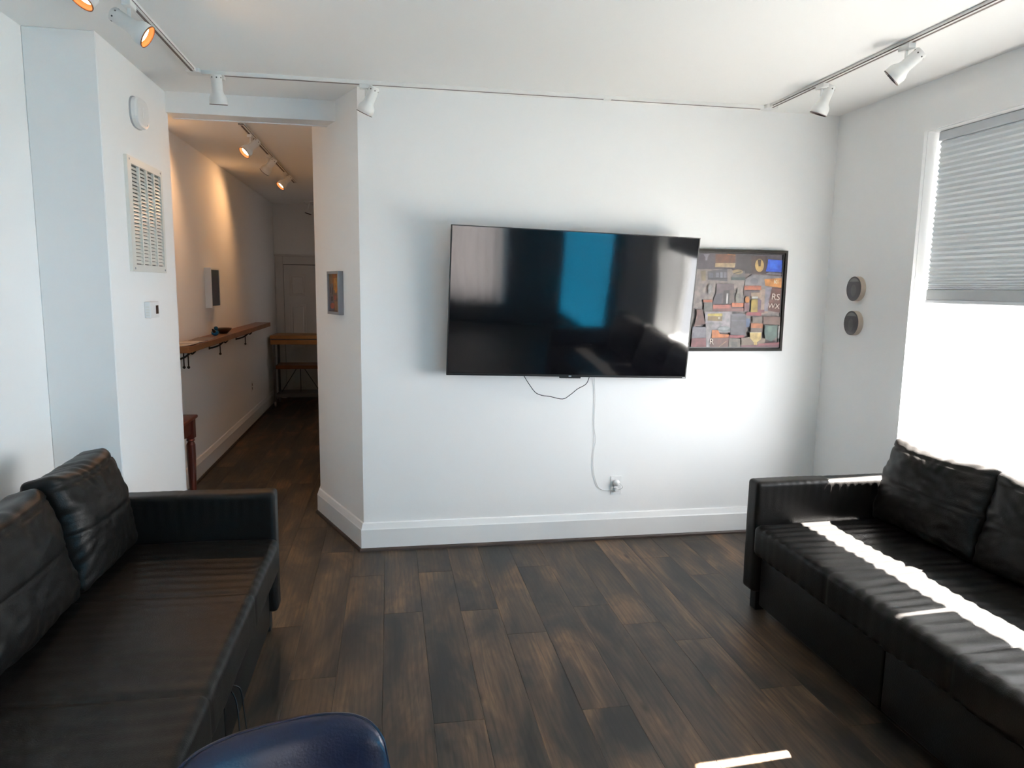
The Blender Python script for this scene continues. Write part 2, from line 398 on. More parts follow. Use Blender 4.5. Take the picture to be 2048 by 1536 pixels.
# ------------------------------------------------------------------ windows
def window_in_right(name, W, label, nmull):
    y0, y1, z0, z1 = W
    t = obj(name, wall_with_holes('x', 2.94, 3.00, y0+.001, y1-.001, z0+.001, z1-.001,
            [(y0+.03, y1-.03, z0+.04, z1-.03)]), M_trim); tag(t, label, 'window', kind='structure')
    # jamb liner with a small step, sill board, flat casing around the opening
    o = wall_with_holes('x', XR-.018, XR, y0-.13, y1+.13, max(.0, z0-.13), z1+.13, [(y0-.004, y1+.004, z0-.004, z1+.004)])
    obj('casing', o, M_trim, t)
    bm = bmesh.new()
    box(bm, (XR-.022, y1-.001, z0), (XR-.014, y1+.010, z1+.010)); box(bm, (XR-.022, y0, z1-.001), (XR-.014, y1-.001, z1+.010))
    box(bm, (XR+.10, y1-.012, z0), (XR+.14, y1, z1)); box(bm, (XR+.10, y0, z1-.012), (XR+.14, y1, z1))
    obj('stop_bead', bm, M_trim, t)
    obj('sill', bx((XR-.05, y0-.05, z0-.002), (2.94, y1+.0, z0+.022), .004), M_trim, t)
    obj('pane', bx((2.967, y0+.028, z0+.038), (2.973, y1-.028, z1-.028)), M_glass, t)
    return t
window_in_right('window_1', W1, 'wide white window with pleated shades above the right sofa', 1)
window_in_right('window_2', W2, 'white window behind the camera under a teal sheer curtain', 1)
x0, x1, z0, z1 = W3
t = obj('window_3', wall_with_holes('y', YF-.2, YF-.14, x0+.001, x1-.001, z0+.001, z1-.001, [(x0+.04, x1-.04, z0+.04, (z0+z1)/2-.02), (x0+.04, x1-.04, (z0+z1)/2+.02, z1-.04)]), M_trim)
tag(t, 'small white window in the wall behind the camera', 'window', kind='structure')
obj('pane', bx((x0+.038, YF-.172, z0+.038), (x1-.038, YF-.168, z1-.038)), M_glass, t)
obj('casing', wall_with_holes('y', YF, YF+.018, x0-.1, x1+.1, z0-.1, z1+.1, [(x0, x1, z0, z1)]), M_trim, t)

# pleated shades
def blind(y0, y1, label):
    t = thing('window_shade', label, 'blind', (2.80, (y0+y1)/2, W1[3]), group=None)
    hw = (y1-y0)/2; drop = W1[3]-1.50
    obj('headrail', bx((-.025, -hw, -.047), (.022, hw, -.002), .003), M_rail, t)
    # one continuous folded cloth
    zs = []; z = -.047
    pitch = .0265
    while z > -(drop-.075):
        left = z+(drop-.075); p = max(.008, min(pitch, .008+left*.13)); zs.append(z); z -= p
    zs.append(-(drop-.07))
    bm = bmesh.new(); rows = []
    for sgn in (-1, 1):
        prof = []
        for i, zz in enumerate(zs):
            prof.append((sgn*.006, zz))
            if i < len(zs)-1: prof.append((sgn*.017, (zz+zs[i+1])/2))
        rows.append([(bm.verts.new((px, -hw, pz)), bm.verts.new((px, hw, pz))) for px, pz in prof])
    for r in rows:
        for a, b in zip(r, r[1:]): bm.faces.new((a[0], a[1], b[1], b[0]))
    obj('pleated_cloth', bm, M_pleat, t)
    bm = bmesh.new(); box(bm, (-.017, -hw, -(drop-.018)), (.017, hw, -(drop-.070)), .003); obj('hem_bar', bm, M_blind, t)
    obj('bottom_rail', bx((-.020, -hw, -drop), (.020, hw, -(drop-.018)), .004), M_rail, t)
    return t
blind(2.082, 3.292, 'grey pleated shade, half lowered, beside the oval plaques')
blind(1.168, 2.058, 'grey pleated shade, half lowered, nearer the camera along the same window')

def drape(name, label, p0, p1, z0, z1, m, amp=.03, waves=14):
    p0, p1 = Vector((*p0, 0)), Vector((*p1, 0)); n = waves*8; d = (p1-p0).normalized(); nn = Vector((-d.y, d.x, 0)); bm = bmesh.new(); V = []
    for i in range(n+1):
        t = i/n; r = []
        for k in range(9):
            s = k/8; a = amp*(.6+.4*s); q = p0.lerp(p1, t)+nn*(a*math.sin(t*waves*2*math.pi+.6*math.sin(s*2+t*9))); q.z = z1+(z0-z1)*s; r.append(bm.verts.new(q))
        V.append(r)
    for i in range(n):
        for k in range(8): bm.faces.new((V[i][k], V[i+1][k], V[i+1][k+1], V[i][k+1]))
    t = thing(name, label, 'curtain', (p0+p1)/2)
    o = obj('cloth', bm, m, t, True); o.location = -((p0+p1)/2)
    bm = bmesh.new(); tube(bm, [p0-d*.1+Vector((0, 0, z1)), p1+d*.1+Vector((0, 0, z1))], .012); o = obj('curtain_rod', bm, M_iron, t, True); o.location = -((p0+p1)/2)
drape('sheer_curtain', 'teal sheer curtain over the window behind the camera', (XR-.07, W2[0]-.10), (XR-.07, W2[1]+.22), .12, 2.36, M_teal, .03)
drape('sheer_curtain', 'off-white sheer curtain on the rear wall behind the camera', (W3[0]-.04, YF+.08), (W3[1]+.04, YF+.08), .30, 1.9, M_whitesheer, .02, 8)

# ------------------------------------------------------------------ hallway door
t = obj('door_1', bx((-1.405, YE-.035, .01), (-.60, YE-.002, 1.815), .003), M_door); tag(t, 'white six-panel door at the end of the hallway', 'door', kind='structure')
obj('door_gap_shade', bx((-1.4115, YE-.006, .0), (-.5935, YE-.001, 1.8245)), M_gdark, t)['label'] = 'dark strip for the shade in the gap around the door leaf'  # dark sheet stands in for the shade between leaf and casing
for px0, px1 in ((-1.33, -1.125), (-.99, -.78)):
    for pz0, pz1 in ((1.40, 1.69), (.66, 1.29), (.12, .52)):
        bm = bmesh.new(); box(bm, (px0, YE-.041, pz0), (px1, YE-.034, pz1), .003, 1); box(bm, (px0+.03, YE-.054, pz0+.03), (px1-.03, YE-.036, pz1-.03), .010, 2)
        obj('door_panel', bm, M_door, t)
bm = bmesh.new(); tube(bm, [(-.655, YE-.035, .92), (-.655, YE-.07, .92)], .012); lathe(bm, [(0, -.03), (.02, -.022), (.028, 0), (.02, .022), (0, .03)], 16, Matrix.Translation((-.655, YE-.09, .92))); obj('door_knob', bm, M_steel, t, True)
bm = bmesh.new()
box(bm, (-1.512, YE-.028, 0), (-1.412, YE, 1.93), .004); box(bm, (-.592, YE-.028, 0), (-.50, YE, 1.93), .004); box(bm, (-1.411, YE-.028, 1.825), (-.593, YE, 1.93), .004); box(bm, (-1.523, YE-.04, 1.93), (-.49, YE, 1.955), .004)
struct('trim_2', bm, M_door, label='white casing around the hallway door', cat='door casing')
t = obj('window_added', wall_with_holes('x', CX+.06, CX+.10, *[HW[0]+.001, HW[1]-.001, HW[2]+.001, HW[3]-.001], [(HW[0]+.04, HW[1]-.04, HW[2]+.04, HW[3]-.04)]), M_trim)  # unseen window added to bring faint side daylight to the hall end
tag(t, 'added side window in the hallway wall, out of view, for dim daylight', 'window', kind='structure'); obj('pane', bx((CX+.078, HW[0]+.038, HW[2]+.038), (CX+.082, HW[1]-.038, HW[3]-.038)), M_glass, t)
bm = bmesh.new(); bm.faces.new([bm.verts.new(p) for p in ((CX+.055, HW[0]+.002, HW[2]+.002), (CX+.055, HW[1]-.002, HW[2]+.002), (CX+.055, HW[1]-.002, HW[3]-.002), (CX+.055, HW[0]+.002, HW[3]-.002))])
obj('dimming_shade', bm, M_shade4, t)  # added cloth that weakens the daylight through this window

# ------------------------------------------------------------------ sofas
def seat_bm(L, D, T, seed, amp=1):
    hx, hy, hz = L/2, D/2, T/2
    seams = (.67-.105-hx, 1.31-.105-hx, 1.93-.105-hx)
    def disp(p, n):
        s, d = p.x, p.y
        z = 0
        top = max(0, n.z)
        w = .5+.5*nz3((s*3, d*3, 0), 1, seed)
        wv = math.sin(s*2*math.pi/.062+3.0*nz3((s*2.0, d*2.6, 1), 1, seed)+1.2*nz3((s*9, d*3, 0), 1, seed+3))
        frontw = .45+.55*math.exp(-((d+hy)/.35))
        z += .0034*amp*wv*w*frontw*(.10+.90*abs(n.z))
        z += .004*nz3((s*5, d*1.8, 2), 1, seed+7)
        for s0 in seams: z -= .007*groove(s, s0, .006)
        z += .006*top*(1-(d/hy)**2)
        z -= .0035*top*groove(d, .43-D/2, .005)
        z += .004*top*groove(d, -hy+.035, .006)       # raised front piping line
        return p+n*z
    return soft_box((hx, hy, hz), .028, (150, 34, 4), disp, 4)
def arm_bm(hx, hy, hz, seed):
    def disp(p, n):
        d, z = p.y, p.z
        up = max(0, min(1, (z-hz+.16)/.16))
        w = math.sin(d*2*math.pi/.042+4*nz3((d*4, z*3, 0), 1, seed))*(.5+.5*nz3((d*6, z*4, 3), 1, seed+1))
        k = .0030*w*up*abs(n.x)+.003*nz3((d*4, z*5, p.x*5), 1, seed+5)
        k -= .005*groove(d, hy-.60, .004)
        return p+n*k
    return soft_box((hx, hy, hz), .022, (4, 90, 34), disp, 4)
def make_sofa(name, label, mapf, seed):
    """mapf maps local (s along the length from the far arm, d from front to wall, z) to world"""
    o0 = mapf(0, 0, 0); t = thing(name, label, 'sofa', o0)
    def place(nm, bm, off, lab=None, m=M_leather, smooth=True):
        for v in bm.verts:
            v.co = mapf(v.co.x+off[0], v.co.y+off[1], v.co.z+off[2])-o0
        o = obj(nm, bm, m, t, smooth)
        if lab: o['label'] = lab
        return o
    L, D = 2.25, 1.012
    for s0 in (.0525, L-.0525): place('armrest', arm_bm(.0525, .498, .275, seed+s0), (s0, .508, .378))
    place('seat_cushion', seat_bm(2.036, .80, .15, seed, 1.7 if seed == 11 else .6), (L/2, .395, .378))
    place('backrest', soft_box((1.015, .10, .335), .03, (60, 4, 16), lambda p, n: p+n*.004*nz3(p, 6, seed), 4), (L/2, D-.105, .375))
    for a, b in ((.112, .965), (.973, 2.138)):
        place('drawer_front', bx((0, 0, 0), (b-a, .03, .245), .006), (a, .045, .045))
    place('base', bx((.11, .08, .04), (2.14, .98, .30), .004), (0, 0, 0))
    place('under_cushion_rail', bx((.108, .060, .275), (2.142, .09, .312), .003), (0, 0, 0))
    for s in (.02, L-.075):
        for d in (.05, .90): place('leg', bx((s, d, .0), (s+.055, d+.055, .105), .004), (0, 0, 0), m=M_dark, smooth=False)
    for s in (.5, 1.0, 1.6): place('foot', bx((s, .12, 0), (s+.05, .17, .045), .003), (0, 0, 0), m=M_dark, smooth=False)
    return t, place
mapR = lambda s, d, z: Vector((1.700+d, 3.072-s, z))
mapL = lambda s, d, z: Vector((-.492-d, 3.185-s, z))
sofaR, placeR = make_sofa('sofa', 'black leather sofa under the window, sunlight striped across its seat', mapR, 11)
sofaL, placeL = make_sofa('sofa', 'black leather sofa in shade along the left wall, pull strap hanging in front', mapL, 37)
# pull strap of the left sofa's pull-out bed
bm = bmesh.new(); P = smooth_pts([(1.02, .02, .305), (1.00, -.012, .28), (.985, -.018, .20), (.965, -.022, .10), (.955, -.030, .02)], 5); Q = smooth_pts([(1.02, .02, .305), (1.05, -.010, .27), (1.055, -.018, .18), (1.045, -.016, .09), (1.03, -.018, .02)], 5)
for PP in (P, Q):
    V = [(bm.verts.new(p+Vector((-.004, 0, 0))), bm.verts.new(p+Vector((.004, -.003, 0))), bm.verts.new(p+Vector((.004, .002, 0))), bm.verts.new(p+Vector((-.004, .004, 0)))) for p in PP]
    for a, b in zip(V, V[1:]):
        for k in range(4): bm.faces.new((a[k], a[(k+1) % 4], b[(k+1) % 4], b[k]))
placeL('pull_strap', bm, (0, 0, 0), 'black webbing loop', M_strap)

def cushion(name, label, mapf, s0, s1, dbot, z0, hgt, thick, lean, turn, seed, group):
    W = s1-s0
    def disp(p, n):
        u, v = p.x/(W/2), p.z/(hgt/2); a = max(0, 1-abs(u)**2.6)*max(0, 1-abs(v)**3.2); fat = .40+.60*a**.55
        p = Vector((p.x, p.y*fat, p.z))
        # edges pulled in between the corners, corners eared
        p.x *= 1-.022*(1-v*v); p.z *= 1-.05*(1-u*u)+.02*u*u
        edge = max(abs(u), abs(v))
        k = 0
        rad = math.atan2(v, u)
        k += .0045*math.sin(rad*26+5*nz3((u, v, 0), 2, seed))*max(0, edge-.45)*1.6*(.4+.6*abs(nz3((u*2, v*2, 5), 1, seed)))
        k += .010*nz3((u*1.6, v*2.2, p.y*4), 1, seed+2)+.004*nz3((u*5, v*7, 0), 1, seed+9)
        # stitched seams: one line across the face, one near the top, one lower
        for v0, w in ((-.02+.06*u*u*0, .018), (.80, .014)): k -= .009*groove(v, v0, w)*(1 if abs(n.y) > .3 else .3)
        return p+n*k
    bm = soft_box((W/2, thick/2, hgt/2), .035, (56, 4, 44), disp, 4)
    ct = Matrix.Translation((0, 0, hgt/2)); rot = Matrix.Rotation(turn, 4, 'Z') @ Matrix.Rotation(-lean, 4, 'X')
    base = Vector(((s0+s1)/2, dbot+thick*.5, z0)); piv = mapf(base.x, base.y, base.z)
    for v in bm.verts:
        q = rot @ (ct @ v.co); v.co = mapf(base.x+q.x, base.y+q.y, base.z+q.z)-piv
    zmin = min(v.co.z for v in bm.verts)
    o = obj(name, bm, M_leather, None, True); o.location = piv+Vector((0, 0, -zmin*0)); tag(o, label, 'cushion', group)
    return o
cushion('back_cushion', 'black leather back cushion of the right sofa, beside the far armrest', mapR, .106, .715, .545, .453, .405, .22, R(14), 0, 3, 'back cushions on the right sofa')
cushion('back_cushion', 'black leather back cushion of the right sofa, at the right edge of the picture', mapR, .708, 1.37, .545, .453, .40, .22, R(13), 0, 8, 'back cushions on the right sofa')
cushion('back_cushion', 'black leather back cushion of the right sofa, nearest the camera', mapR, 1.40, 2.11, .545, .453, .40, .22, R(13), 0, 14, 'back cushions on the right sofa')
cushion('back_cushion', 'black leather back cushion of the left sofa, leaning by the far armrest', mapL, .115, .625, .50, .453, .43, .24, R(12), R(0), 21, 'back cushions on the left sofa')
cushion('back_cushion', 'black leather back cushion of the left sofa, at the left edge of the picture', mapL, .65, 1.32, .50, .453, .41, .25, R(14), R(0), 27, 'back cushions on the left sofa')

# ------------------------------------------------------------------ chair close to the camera
def make_chair(loc, rz):
    t = thing('shell_chair', 'blue-black leather shell chair at the bottom edge of the picture', 'chair', loc, rz)
    # profile of the shell: seat front -> seat -> back; chair faces -y
    prof = smooth_pts([(0, -.30, .425), (0, -.24, .445), (0, -.10, .425), (0, .02, .415), (0, .10, .445), (0, .145, .53), (0, .165, .64), (0, .185, .75), (0, .200, .83)], 6)
    n = len(prof)-1
    def pos(v):
        v = min(max(v, 0), 1)*n; i = min(int(v), n-1); return prof[i].lerp(prof[i+1], v-i)
    def shell(off, thick, pad, inset):
        bm = bmesh.new(); nu, nv = 36, 64; A, B = [], []
        for i in range(nv+1):
            a, b = [], []
            for k in range(nu+1):
                u = -1+2*k/nu; u = math.copysign(abs(u)**.8, u); s_ = i/nv
                corner = 1-(1-abs(u)**3.4)**(1/2.6) if abs(u) < 1 else 1
                v0, v1 = .10*corner+inset*1.2, 1-.165*corner-inset*1.2; v = v0+(v1-v0)*s_
                w = (.178-inset)*(1-.06*math.exp(-((v-.5)/.14)**2))
                p = pos(v); T = (pos(v+.02)-pos(v-.02)).normalized(); N_ = Vector((0, -T.z, T.y))
                cup = .050*abs(u)**2.2*(1 if v > .4 else .5)
                e = min((1-abs(u))*.185, (v-v0)*.85, (v1-v)*.85)
                pd = pad*(1-math.exp(-max(e, 0)/.030))
                q = Vector((u*w, p.y, p.z))+N_*cup
                b.append(bm.verts.new(q+N_*off)); a.append(bm.verts.new(q+N_*(off+thick+pd)))
            A.append(a); B.append(b)
        for g in (A, B):
            for i in range(nv):
                for k in range(nu): bm.faces.new((g[i][k], g[i+1][k], g[i+1][k+1], g[i][k+1]))
        for i in range(nv):
            for k in (0, nu): bm.faces.new((A[i][k], A[i+1][k], B[i+1][k], B[i][k]))
        for k in range(nu):
            for i in (0, nv): bm.faces.new((A[i][k], A[i][k+1], B[i][k+1], B[i][k]))
        return bm
    obj('shell', shell(-.008, .008, 0, 0), M_leather2, t, True)
    obj('upholstery', shell(.0, .003, .026, .003), M_leather2, t, True)['label'] = 'padded blue-black leather lining'
    for sx in (-1, 1):
        for fy in (-1, 1):
            bm = bmesh.new(); tube(bm, [(sx*.10, -.03+fy*.07, .405), (sx*.22, -.05+fy*.22, .0)], [.012, .008], 10); obj('leg', bm, M_dark, t, True)
    bm = bmesh.new(); box(bm, (-.12, -.12, .395), (.12, .06, .410), .004); obj('seat_bracket', bm, M_dark, t)
    return t
make_chair((-.139, .935, -.003), R(16))

# ------------------------------------------------------------------ television
tvC = Vector((1.048, 3.9247, 1.4539)); tA, tB, tG = .0116, .0827, -.0242
X_ = Vector((math.cos(tA), math.sin(tA), 0)); Z_ = Vector((0, 0, 1)); Nn = X_.cross(Z_)
U_ = math.cos(tB)*Z_+math.sin(tB)*Nn; N2 = math.cos(tB)*Nn-math.sin(tB)*Z_
X2 = math.cos(tG)*X_+math.sin(tG)*U_; U2 = -math.sin(tG)*X_+math.cos(tG)*U_
tv = thing('television', 'large black flat television tilted on the white wall', 'television', tvC)
tv.rotation_euler = Matrix((X2, -N2, U2)).transposed().to_euler()     # local x right, y into the wall, z up
TW, TT = 1.45, .835
obj('screen', bx((-TW/2+.006, -.001, -TT/2+.012), (TW/2-.006, .004, TT/2-.005)), M_screen, tv)['label'] = 'glossy black screen'
bm = wall_with_holes('y', -.003, .010, -TW/2, TW/2, -TT/2, TT/2, [(-TW/2+.006, TW/2-.006, -TT/2+.012, TT/2-.005)])
obj('bezel', bm, M_dark, tv)
bm = bmesh.new(); box(bm, (-TW/2, .004, -TT/2), (TW/2, .024, TT/2), .003); box(bm, (-.50, .022, -.34), (.50, .058, .16), .008); obj('rear_housing', bm, M_dark, tv)
bm = bmesh.new(); box(bm, (-.062, -.004, -TT/2-.009), (.066, .012, -TT/2+.002), .002); obj('sensor_bar', bm, M_dark, tv)
obj('brand_badge', bx((-.008, -.0042, -TT/2+.002), (.008, -.0028, -TT/2+.007)), M_badge, tv)['label'] = 'tiny silver maker mark'
obj('corner_badge', bx((TW/2-.022, -.0042, -TT/2+.003), (TW/2-.004, -.0028, -TT/2+.0065)), M_badge, tv)['label'] = 'tiny silver corner mark'
for x in (-.2, .2): obj('mount_rail', bx((x-.02, .05, -.2), (x+.02, .072, .2)), M_iron, tv)
t = obj('wall_mount', bx((.80, 4.020, 1.36), (1.30, YB, 1.56), .003), M_iron); tag(t, 'black steel wall mount plate hidden behind the television', 'bracket')

# cables and outlet
bm = bmesh.new(); tube(bm, smooth_pts([at(1, 3.99, *p) for p in ((1040, 738), (1048, 752), (1058, 768), (1071, 785), (1085, 791), (1100, 793), (1125, 798), (1140, 790), (1155, 778), (1172, 768), (1179, 752), (1181, 738))], 5), .0022, 8)
tag(obj('cable', bm, M_dark, None, True), 'black cable drooping in a loop under the television', 'cable')
bm = bmesh.new(); tube(bm, smooth_pts([at(1, 4.03, 1188, 738), at(1, 4.058, 1189, 765)]+[at(1, 4.060, *p) for p in ((1190, 800), (1188, 850), (1191, 878), (1187, 905), (1186, 925), (1188, 948), (1196, 973), (1208, 980), (1222, 981))]+[at(1, 4.035, 1236, 980), at(1, 4.01, 1245, 975), at(1, 4.005, 1243, 970), at(1, 4.015, 1238, 966)], 5), .0015, 8)
tag(obj('cable', bm, M_cord_w, None, True), 'thin white cord running down the wall to the outlet', 'cable')
oc = Vector((1.379, YB, .341))
t = thing('wall_outlet', 'white wall outlet low on the television wall', 'outlet', oc)
obj('cover_plate', bx((-.036, -.006, -.059), (.036, 0, .059), .003), M_whitep, t)
for dz in (.021, -.021):
    bm = bmesh.new(); box(bm, (-.017, -.009, dz-.014), (.017, -.005, dz+.014), .004); r_ = obj('receptacle', bm, M_whitep, t)
    bm = bmesh.new(); box(bm, (-.008, -.0095, dz-.002), (-.006, -.0088, dz+.007)); box(bm, (.006, -.0095, dz-.002), (.008, -.0088, dz+.005)); obj('slots', bm, M_dark, r_)
t = thing('plug', 'white plug pushed into the wall outlet', 'plug', oc+Vector((-.002, -.010, .018)))
bm = bmesh.new(); lathe(bm, [(0, 0), (.020, 0), (.020, .012), (.014, .026), (.006, .032), (0, .032)], 20, Matrix.Rotation(R(90), 4, 'X')); obj('plug_body', bm, M_whitep, t, True)
bm = bmesh.new(); box(bm, (-.012, -.024, -.052), (.014, -.001, -.032), .004); obj('adapter', bm, M_whitep, t)

# ------------------------------------------------------------------ art
def poly_art(name, parent, polys, to3, base_corners, base_col, dn, rough=.55):
    """flat painted canvas: patches of colour, each a hair's breadth of paint proud of the last"""
    cols = []; verts = []; faces = []; fc = []
    for i, (c, pts) in enumerate([(base_col, base_corners)]+polys):
        k = len(verts); lift = dn*(.0003*i)
        for p in pts: verts.append(to3(*p)+lift)
        faces.append(list(range(k, len(verts)))); fc.append(c)
    me = bpy.data.meshes.new(name); me.from_pydata([tuple(v) for v in verts], [], faces)
    ca = me.color_attributes.new('paint', 'FLOAT_COLOR', 'CORNER')
    for p in me.polygons:
        for li in p.loop_indices: ca.data[li].color = (*fc[p.index], 1)
    M = bpy.data.materials.new(name+'_paint'); M.use_nodes = True; nt = M.node_tree; b = nt.nodes['Principled BSDF']; b.inputs['Roughness'].default_value = rough
    vc = nt.nodes.new('ShaderNodeVertexColor'); vc.layer_name = 'paint'
    n = nt.nodes.new('ShaderNodeTexNoise'); n.inputs['Scale'].default_value = 34; n.inputs['Detail'].default_value = 5; tc = nt.nodes.new('ShaderNodeTexCoord'); nt.links.new(tc.outputs['Object'], n.inputs['Vector'])
    rp = nt.nodes.new('ShaderNodeValToRGB'); rp.color_ramp.elements[0].position = .3; rp.color_ramp.elements[0].color = (.42, .42, .44, 1); rp.color_ramp.elements[1].position = .7; rp.color_ramp.elements[1].color = (.90, .87, .84, 1)
    nt.links.new(n.outputs['Fac'], rp.inputs[0])
    mx = nt.nodes.new('ShaderNodeMix'); mx.data_type = 'RGBA'; mx.blend_type = 'MULTIPLY'; mx.inputs[0].default_value = 1
    nt.links.new(vc.outputs['Color'], mx.inputs[6]); nt.links.new(rp.outputs[0], mx.inputs[7]); nt.links.new(mx.outputs[2], b.inputs['Base Color'])
    me.materials.append(M); o = bpy.data.objects.new(name, me); COL.objects.link(o); o.parent = parent; return o
def srgb(r, g, b): return tuple((c/255/12.92 if c/255 <= .04045 else ((c/255+.055)/1.055)**2.4) for c in (r, g, b))
def rectp(x0, y0, x1, y1): return [(x0, y0), (x1, y0), (x1, y1), (x0, y1)]
def ell(cx, cy, rx, ry, n=18, a0=0, a1=2*math.pi): return [(cx+rx*math.cos(a0+(a1-a0)*k/n), cy+ry*math.sin(a0+(a1-a0)*k/n)) for k in range(n)]
pc = Vector((2.01, 4.046, 1.49))
pic = thing('framed_painting', 'large black-framed still-life painting half hidden by the television', 'painting', pc)
px0, px1, pz0, pz1 = 1.60, 2.421, 1.181, 1.800
fr = wall_with_holes('y', -.020, .012, px0-pc.x, px1-pc.x, pz0-pc.z, pz1-pc.z, [(px0+.016-pc.x, px1-.016-pc.x, pz0+.016-pc.z, pz1-.016-pc.z)])
obj('frame', fr, M_frameblk, pic)
obj('frame_lining', wall_with_holes('y', -.010, .010, px0+.016-pc.x, px1-.016-pc.x, pz0+.016-pc.z, pz1-.016-pc.z, [(px0+.026-pc.x, px1-.026-pc.x, pz0+.026-pc.z, pz1-.026-pc.z)]), M_dark, pic)
def art3(cx, cy): p = at(1, 4.044, 1360+cx*260/1536, 470+cy*260/1536); return p-pc
A = srgb
